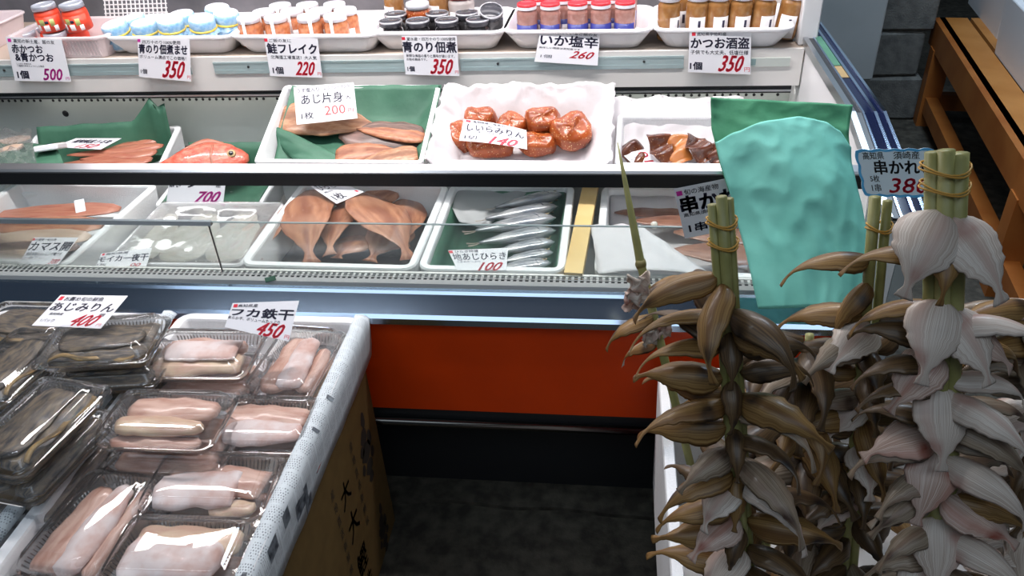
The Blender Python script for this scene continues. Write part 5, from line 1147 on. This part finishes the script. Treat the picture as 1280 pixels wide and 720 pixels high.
for i, py in enumerate(range(380, 860, 27)):
    fish.append((H(py + R_(-5, 5)), R_(-58, 4), R_(-10, 14), R_(-30, 30), ('dark_arch', 'brown_arch', 'dark_arch', 'dark_arch', 'brown_arch', 'grey_arch', 'dark_arch', 'grey_arch', 'pale_arch')[i % 9], R_(.80, 1.15)))
for i, py in enumerate(range(390, 860, 34)): fish.append((H(py), R_(20, 160), R_(-5, 8), R_(-20, 20), random.choice(('brown', 'dark')), 1.0))
for i, py in enumerate(range(410, 800, 60)): fish.append((H(py), R_(250, 285), R_(-45, -30), R_(-20, 20), random.choice(('dark', 'brown', 'dark')), .62))
bundle('left skewer bundle of amber dried flatfish with bamboo tops bound by rubber bands', top, base, ((-.010, 0, .0, .0065), (.002, -.006, .012, .0075), (.012, .003, .006, .0065)), fish, ((.975, .019), (.945, .019)))
# middle bundle, behind
top = P(1102, 246, .93); base = floor_base(top, P(1058, 740, .80)); H = Hf(top, base)
fish = [(H(322), 184, -6, 12, 'brown', 1.0), (H(352), 205, -50, 0, 'brown', .8)]
for i, py in enumerate(range(392, 900, 24)): fish.append((H(py), 180 + R_(-20, 40), R_(-14, 2), R_(-25, 25), random.choice(('brown', 'dark', 'dark', 'grey')), R_(.85, 1.05)))
for i, py in enumerate(range(400, 900, 30)): fish.append((H(py), 250 + R_(-35, 50), R_(-30, -8), R_(-25, 25), random.choice(('dark', 'grey', 'dark', 'pale', 'brown')), R_(.75, .95)))
for i, py in enumerate(range(400, 900, 40)): fish.append((H(py), R_(0, 60), R_(-10, 6), R_(-20, 20), 'dark', 1.0))
bundle('middle skewer bundle of dried flatfish, half hidden behind the green paper', top, base, ((-.009, 0, 0, .0085), (.010, .003, -.006, .007)), fish, ((.95, .018),))
# short dark bundle under the green paper
top = P(1012, 418, .92); base = floor_base(top, P(996, 760, .82)); H = Hf(top, base); fish = []
for i, py in enumerate(range(424, 900, 21)): fish.append((H(py), R_(150, 400), R_(-16, 0), R_(-25, 25), random.choice(('dark', 'dark', 'brown', 'grey')), R_(1.1, 1.35)))
for i, py in enumerate(range(430, 900, 34)): fish.append((H(py), R_(230, 310), R_(-30, -12), R_(-25, 25), random.choice(('dark', 'dark', 'brown')), R_(1.0, 1.2)))
bundle('short dark bundle of dried flatfish below the green paper', top, base, ((0, 0, 0, .007), (.012, .004, -.02, .007)), fish, ())
# bundle standing behind, deep in the box
top = P(966, 436, 1.08); base = floor_base(top, P(950, 760, 1.0)); H = Hf(top, base); fish = []
for i, py in enumerate(range(442, 900, 19)): fish.append((H(py), R_(140, 400), R_(-16, 0), R_(-25, 25), random.choice(('dark', 'dark', 'dark', 'brown')), R_(1.2, 1.45)))
bundle('shadowy bundle of dried flatfish at the back of the white box', top, base, ((0, 0, 0, .007), (.012, .004, -.02, .007)), fish, ())
top = P(1085, 470, 1.10); base = floor_base(top, P(1070, 760, 1.02)); H = Hf(top, base); fish = []
for i, py in enumerate(range(474, 900, 19)): fish.append((H(py), R_(140, 400), R_(-16, 0), R_(-25, 25), random.choice(('dark', 'dark', 'dark', 'brown')), R_(1.2, 1.45)))
bundle('shadowy bundle of dried flatfish behind the middle bundle', top, base, ((0, 0, 0, .007), (.012, .004, -.02, .007)), fish, ())
# right bundle with pale undersides towards the aisle
top = P(1181, 196, .86); base = floor_base(top, P(1168, 745, .72)); H = Hf(top, base)
fish = []
for py, az, pit, rol, kind, sc in ((262, 236, -26, -14, 'pale', 1.12), (270, 305, -30, 12, 'pale', 1.12), (292, 262, -30, 0, 'brown', .7), (318, 186, 0, 8, 'brown', .95), (372, 250, -30, -8, 'pale', 1.0), (384, 308, -30, 14, 'pale', 1.0), (398, 330, -12, 10, 'pink', .95),
        (436, 226, -20, -18, 'pink', .95), (480, 268, -34, 0, 'pale', 1.0), (488, 318, -8, 14, 'pale_arch', 1.05), (520, 326, -4, 10, 'grey_arch', 1.05), (540, 192, -4, -10, 'pink', .95), (560, 246, -30, -8, 'pink', 1.02), (566, 318, -6, 14, 'pale_arch', 1.05), (606, 212, -16, -15, 'grey', .95), (612, 322, -6, 14, 'pink', 1.05), (640, 264, -32, 6, 'pale', 1.0), (660, 316, -8, 12, 'pale_arch', 1.05), (690, 238, -26, -10, 'pale', 1.0), (705, 312, -8, 12, 'grey_arch', 1.05), (735, 272, -28, 5, 'pink', 1.0), (750, 320, -10, 12, 'pale_arch', 1.05), (775, 240, -24, -5, 'pale', .95)):
    fish.append((H(py), az + R_(-4, 4), pit + R_(-4, 4), rol + R_(-6, 6), kind, sc))
for py in range(400, 860, 36): fish.append((H(py), R_(-22, 20), R_(-8, 6), R_(-16, 16), random.choice(('grey_arch', 'brown_arch', 'pale_arch')), R_(.9, 1.05)))
for py in range(380, 860, 34): fish.append((H(py), R_(170, 215), R_(-14, 0), R_(-16, 16), random.choice(('brown', 'grey', 'dark')), R_(.85, 1.0)))
bundle('right skewer bundle of pale dried flatfish with thick bamboo tops', top, base, ((-.014, .004, .004, .010), (-.001, -.007, .010, .011), (.017, .0, .004, .013)), fish, ((.985, .030), (.962, .030)))
# far right bundle, cut by the photo's edge
top = P(1300, 372, .90); base = floor_base(top, P(1290, 760, .80)); H = Hf(top, base); fish = []
for py in range(335, 900, 28): fish.append((H(max(380, py)), R_(165, 215), R_(-10, 10), R_(-16, 16), random.choice(('brown', 'grey', 'pale', 'brown')), R_(.95, 1.1)))
for py in range(400, 900, 36): fish.append((H(py), R_(225, 330), R_(-26, -8), R_(-20, 20), random.choice(('grey', 'dark', 'pale')), R_(.9, 1.0)))
bundle('far right bundle of dried flatfish cut off by the photo edge', top, base, ((0, 0, 0, .008), (.014, .003, -.01, .008)), fish, ())
# single slanting stick at the left
tip = P(772, 178, 1.23); mid = P(801, 330, 1.14); bot = P(858, 560, 1.02); bot2 = bot + (bot - mid).normalized() * ((.235 - bot.z) / (bot - mid).normalized().z)
o = empty('bamboo_skewer', MX.Translation(bot2), 'single sharp bamboo skewer slanting at the left of the bundles, with pale fish scraps', 'bamboo skewer')
mb = MB(); mb.tube([tip, tip.lerp(mid, .3), tip.lerp(mid, .7), mid, mid.lerp(bot, .5), bot, bot2], [.0008, .004, .0065, .0075, .0075, .007, .006], 10); mb.build('bamboo_stick', 'bamboo', o, True)
mb = MB(); c = mid; mb.tube([c + V((-.0005, 0, .008)), c, c + V((.001, 0, -.008))], [.0078, .0098, .0078], 10); mb.build('stick_node', 'bamboo_node', o, True)
def scrap(c, s, seed, kind='flat_pale'):
    mb = MB(); mb.sheet(lambda u, v: c + V((s * 1.1 * (u - .5) + .4 * s * nz((u * 4, v * 4, seed)), .7 * s * nz((u * 3, v * 3, seed + 9)) - .01, s * 1.7 * (v - .5) + .35 * s * nz((u * 4, v * 4, seed + 4)))), 14, 14, .0015); return mb.build('fish_scrap', kind, o, True)
for px, py, s, sd_, kd in ((798, 358, .030, 1, 'flat_pale'), (790, 372, .022, 2, 'flat_pink'), (812, 415, .022, 3, 'flat_pale'), (830, 405, .022, 5, 'flat_pink'), (846, 470, .02, 7, 'flat_pale')):
    scrap(P(px, py, 1.09), s, sd_, kd)
for k, (px, py, az, pit) in enumerate(((806, 372, 25, 25), (815, 395, 200, -20), (822, 425, 160, -35))):
    f = bpy.data.objects.new('dried_flatfish', FL['brown'][k]); COL.objects.link(f); f.parent = o
    M = MX.Translation(P(px, py, 1.10) - bot2) @ MX.Rotation(math.radians(az), 4, 'Z') @ MX.Rotation(-math.radians(pit), 4, 'Y') @ MX.Scale(.7, 4); l, r_, s_ = M.decompose(); f.location = l; f.rotation_euler = r_.to_euler(); f.scale = s_
# ---------------------------------------------------------------- green paper leaning on the rail
q0 = V((.3, -.075, .632)); q1 = V((.3, .142, .954)); gn = V((0, -(q1.z - q0.z), q1.y - q0.y)).normalized()
Lp = [(888, 122), (890, 160), (900, 205), (914, 250), (930, 310), (946, 386)]; Rp = [(1066, 131), (1061, 165), (1064, 205), (1076, 262), (1085, 320), (1084, 380)]
def along(pts, t):
    k = t * (len(pts) - 1); i = min(int(k), len(pts) - 2); f = k - i; return (lerp(pts[i][0], pts[i + 1][0], f), lerp(pts[i][1], pts[i + 1][1], f))
def gpaper(u, v, off, bulge):
    a, b = along(Lp, v), along(Rp, v); px, py = lerp(a[0], b[0], u), lerp(a[1], b[1], u)
    p = atp(px, py, q0, gn)
    h = off + bulge * math.sin(PI * u) ** .8 * (.4 + .6 * v) + .012 * nz((u * 1.8 + v, v * 2.4 - u, 2)) - .008 * abs(nz((u * 2.6 + v * 2.2, v * 3.4 - u * 2.6, 7))) - .0045 * abs(nz((u * 6 - v * 3, v * 7 + u * 3, 3)))
    return p + gn * h * (1 if gn.dot(CAM - p) > 0 else -1)
gpo = empty('green_paper', MX.Translation(V((.31, -.05, .62))), 'crumpled folded green wrapping paper leaning on the right end of the rail', 'wrapping paper')
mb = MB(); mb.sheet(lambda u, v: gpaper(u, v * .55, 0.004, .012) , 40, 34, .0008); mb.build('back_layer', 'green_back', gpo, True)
mb = MB()
def front(u, v):
    t0 = curve([(0, .25), (.15, .20), (.40, .125), (.62, .085), (.80, .11), (.92, .17), (1, .27)], u)
    return gpaper(u, lerp(t0 + .03, 1.0, v), .012, .030)
mb.sheet(front, 52, 64, .0008); mb.build('front_layer', 'green_sheet', gpo, True)
# ---------------------------------------------------------------- handwritten cloud sign
N_ = 64; ol = []
for i in range(N_):
    t = 4 * i / N_; sd2 = int(t); f = t - sd2
    u, v = ((f, 0), (1, f), (1 - f, 1), (0, 1 - f))[sd2]; n2 = ((0, -1), (1, 0), (0, 1), (-1, 0))[sd2]; nb = (5, 3, 5, 3)[sd2]
    b = .030 * abs(math.sin(PI * f * nb)); ol.append((u * .95 + .025 + n2[0] * b * .7, v * .92 + .04 + n2[1] * b * 1.2))
sy = P(1120, 215, 1.20)
price_card('handwritten blue-bordered cloud sign reading skewered flounder, 380 in red', ((1079, 246), (1172, 248), (1169, 184), (1066, 186)), sy, (0, -1, .25),
    [('高知県', (.10, .78, .36, .93), .004), ('須崎産', (.48, .78, .80, .93), .004), ('串かれい', (.22, .48, .97, .76), .012), ('5枚', (.14, .32, .26, .46)), ('1串', (.14, .12, .26, .28))],
    [('380', (.36, .10, .92, .40), .02, .12)], (), group=None, cmat='sign_white', name='cloud_sign', cat='sign', outline=ol, border=(.93, .90), navymat='ink_black', lift=.001)
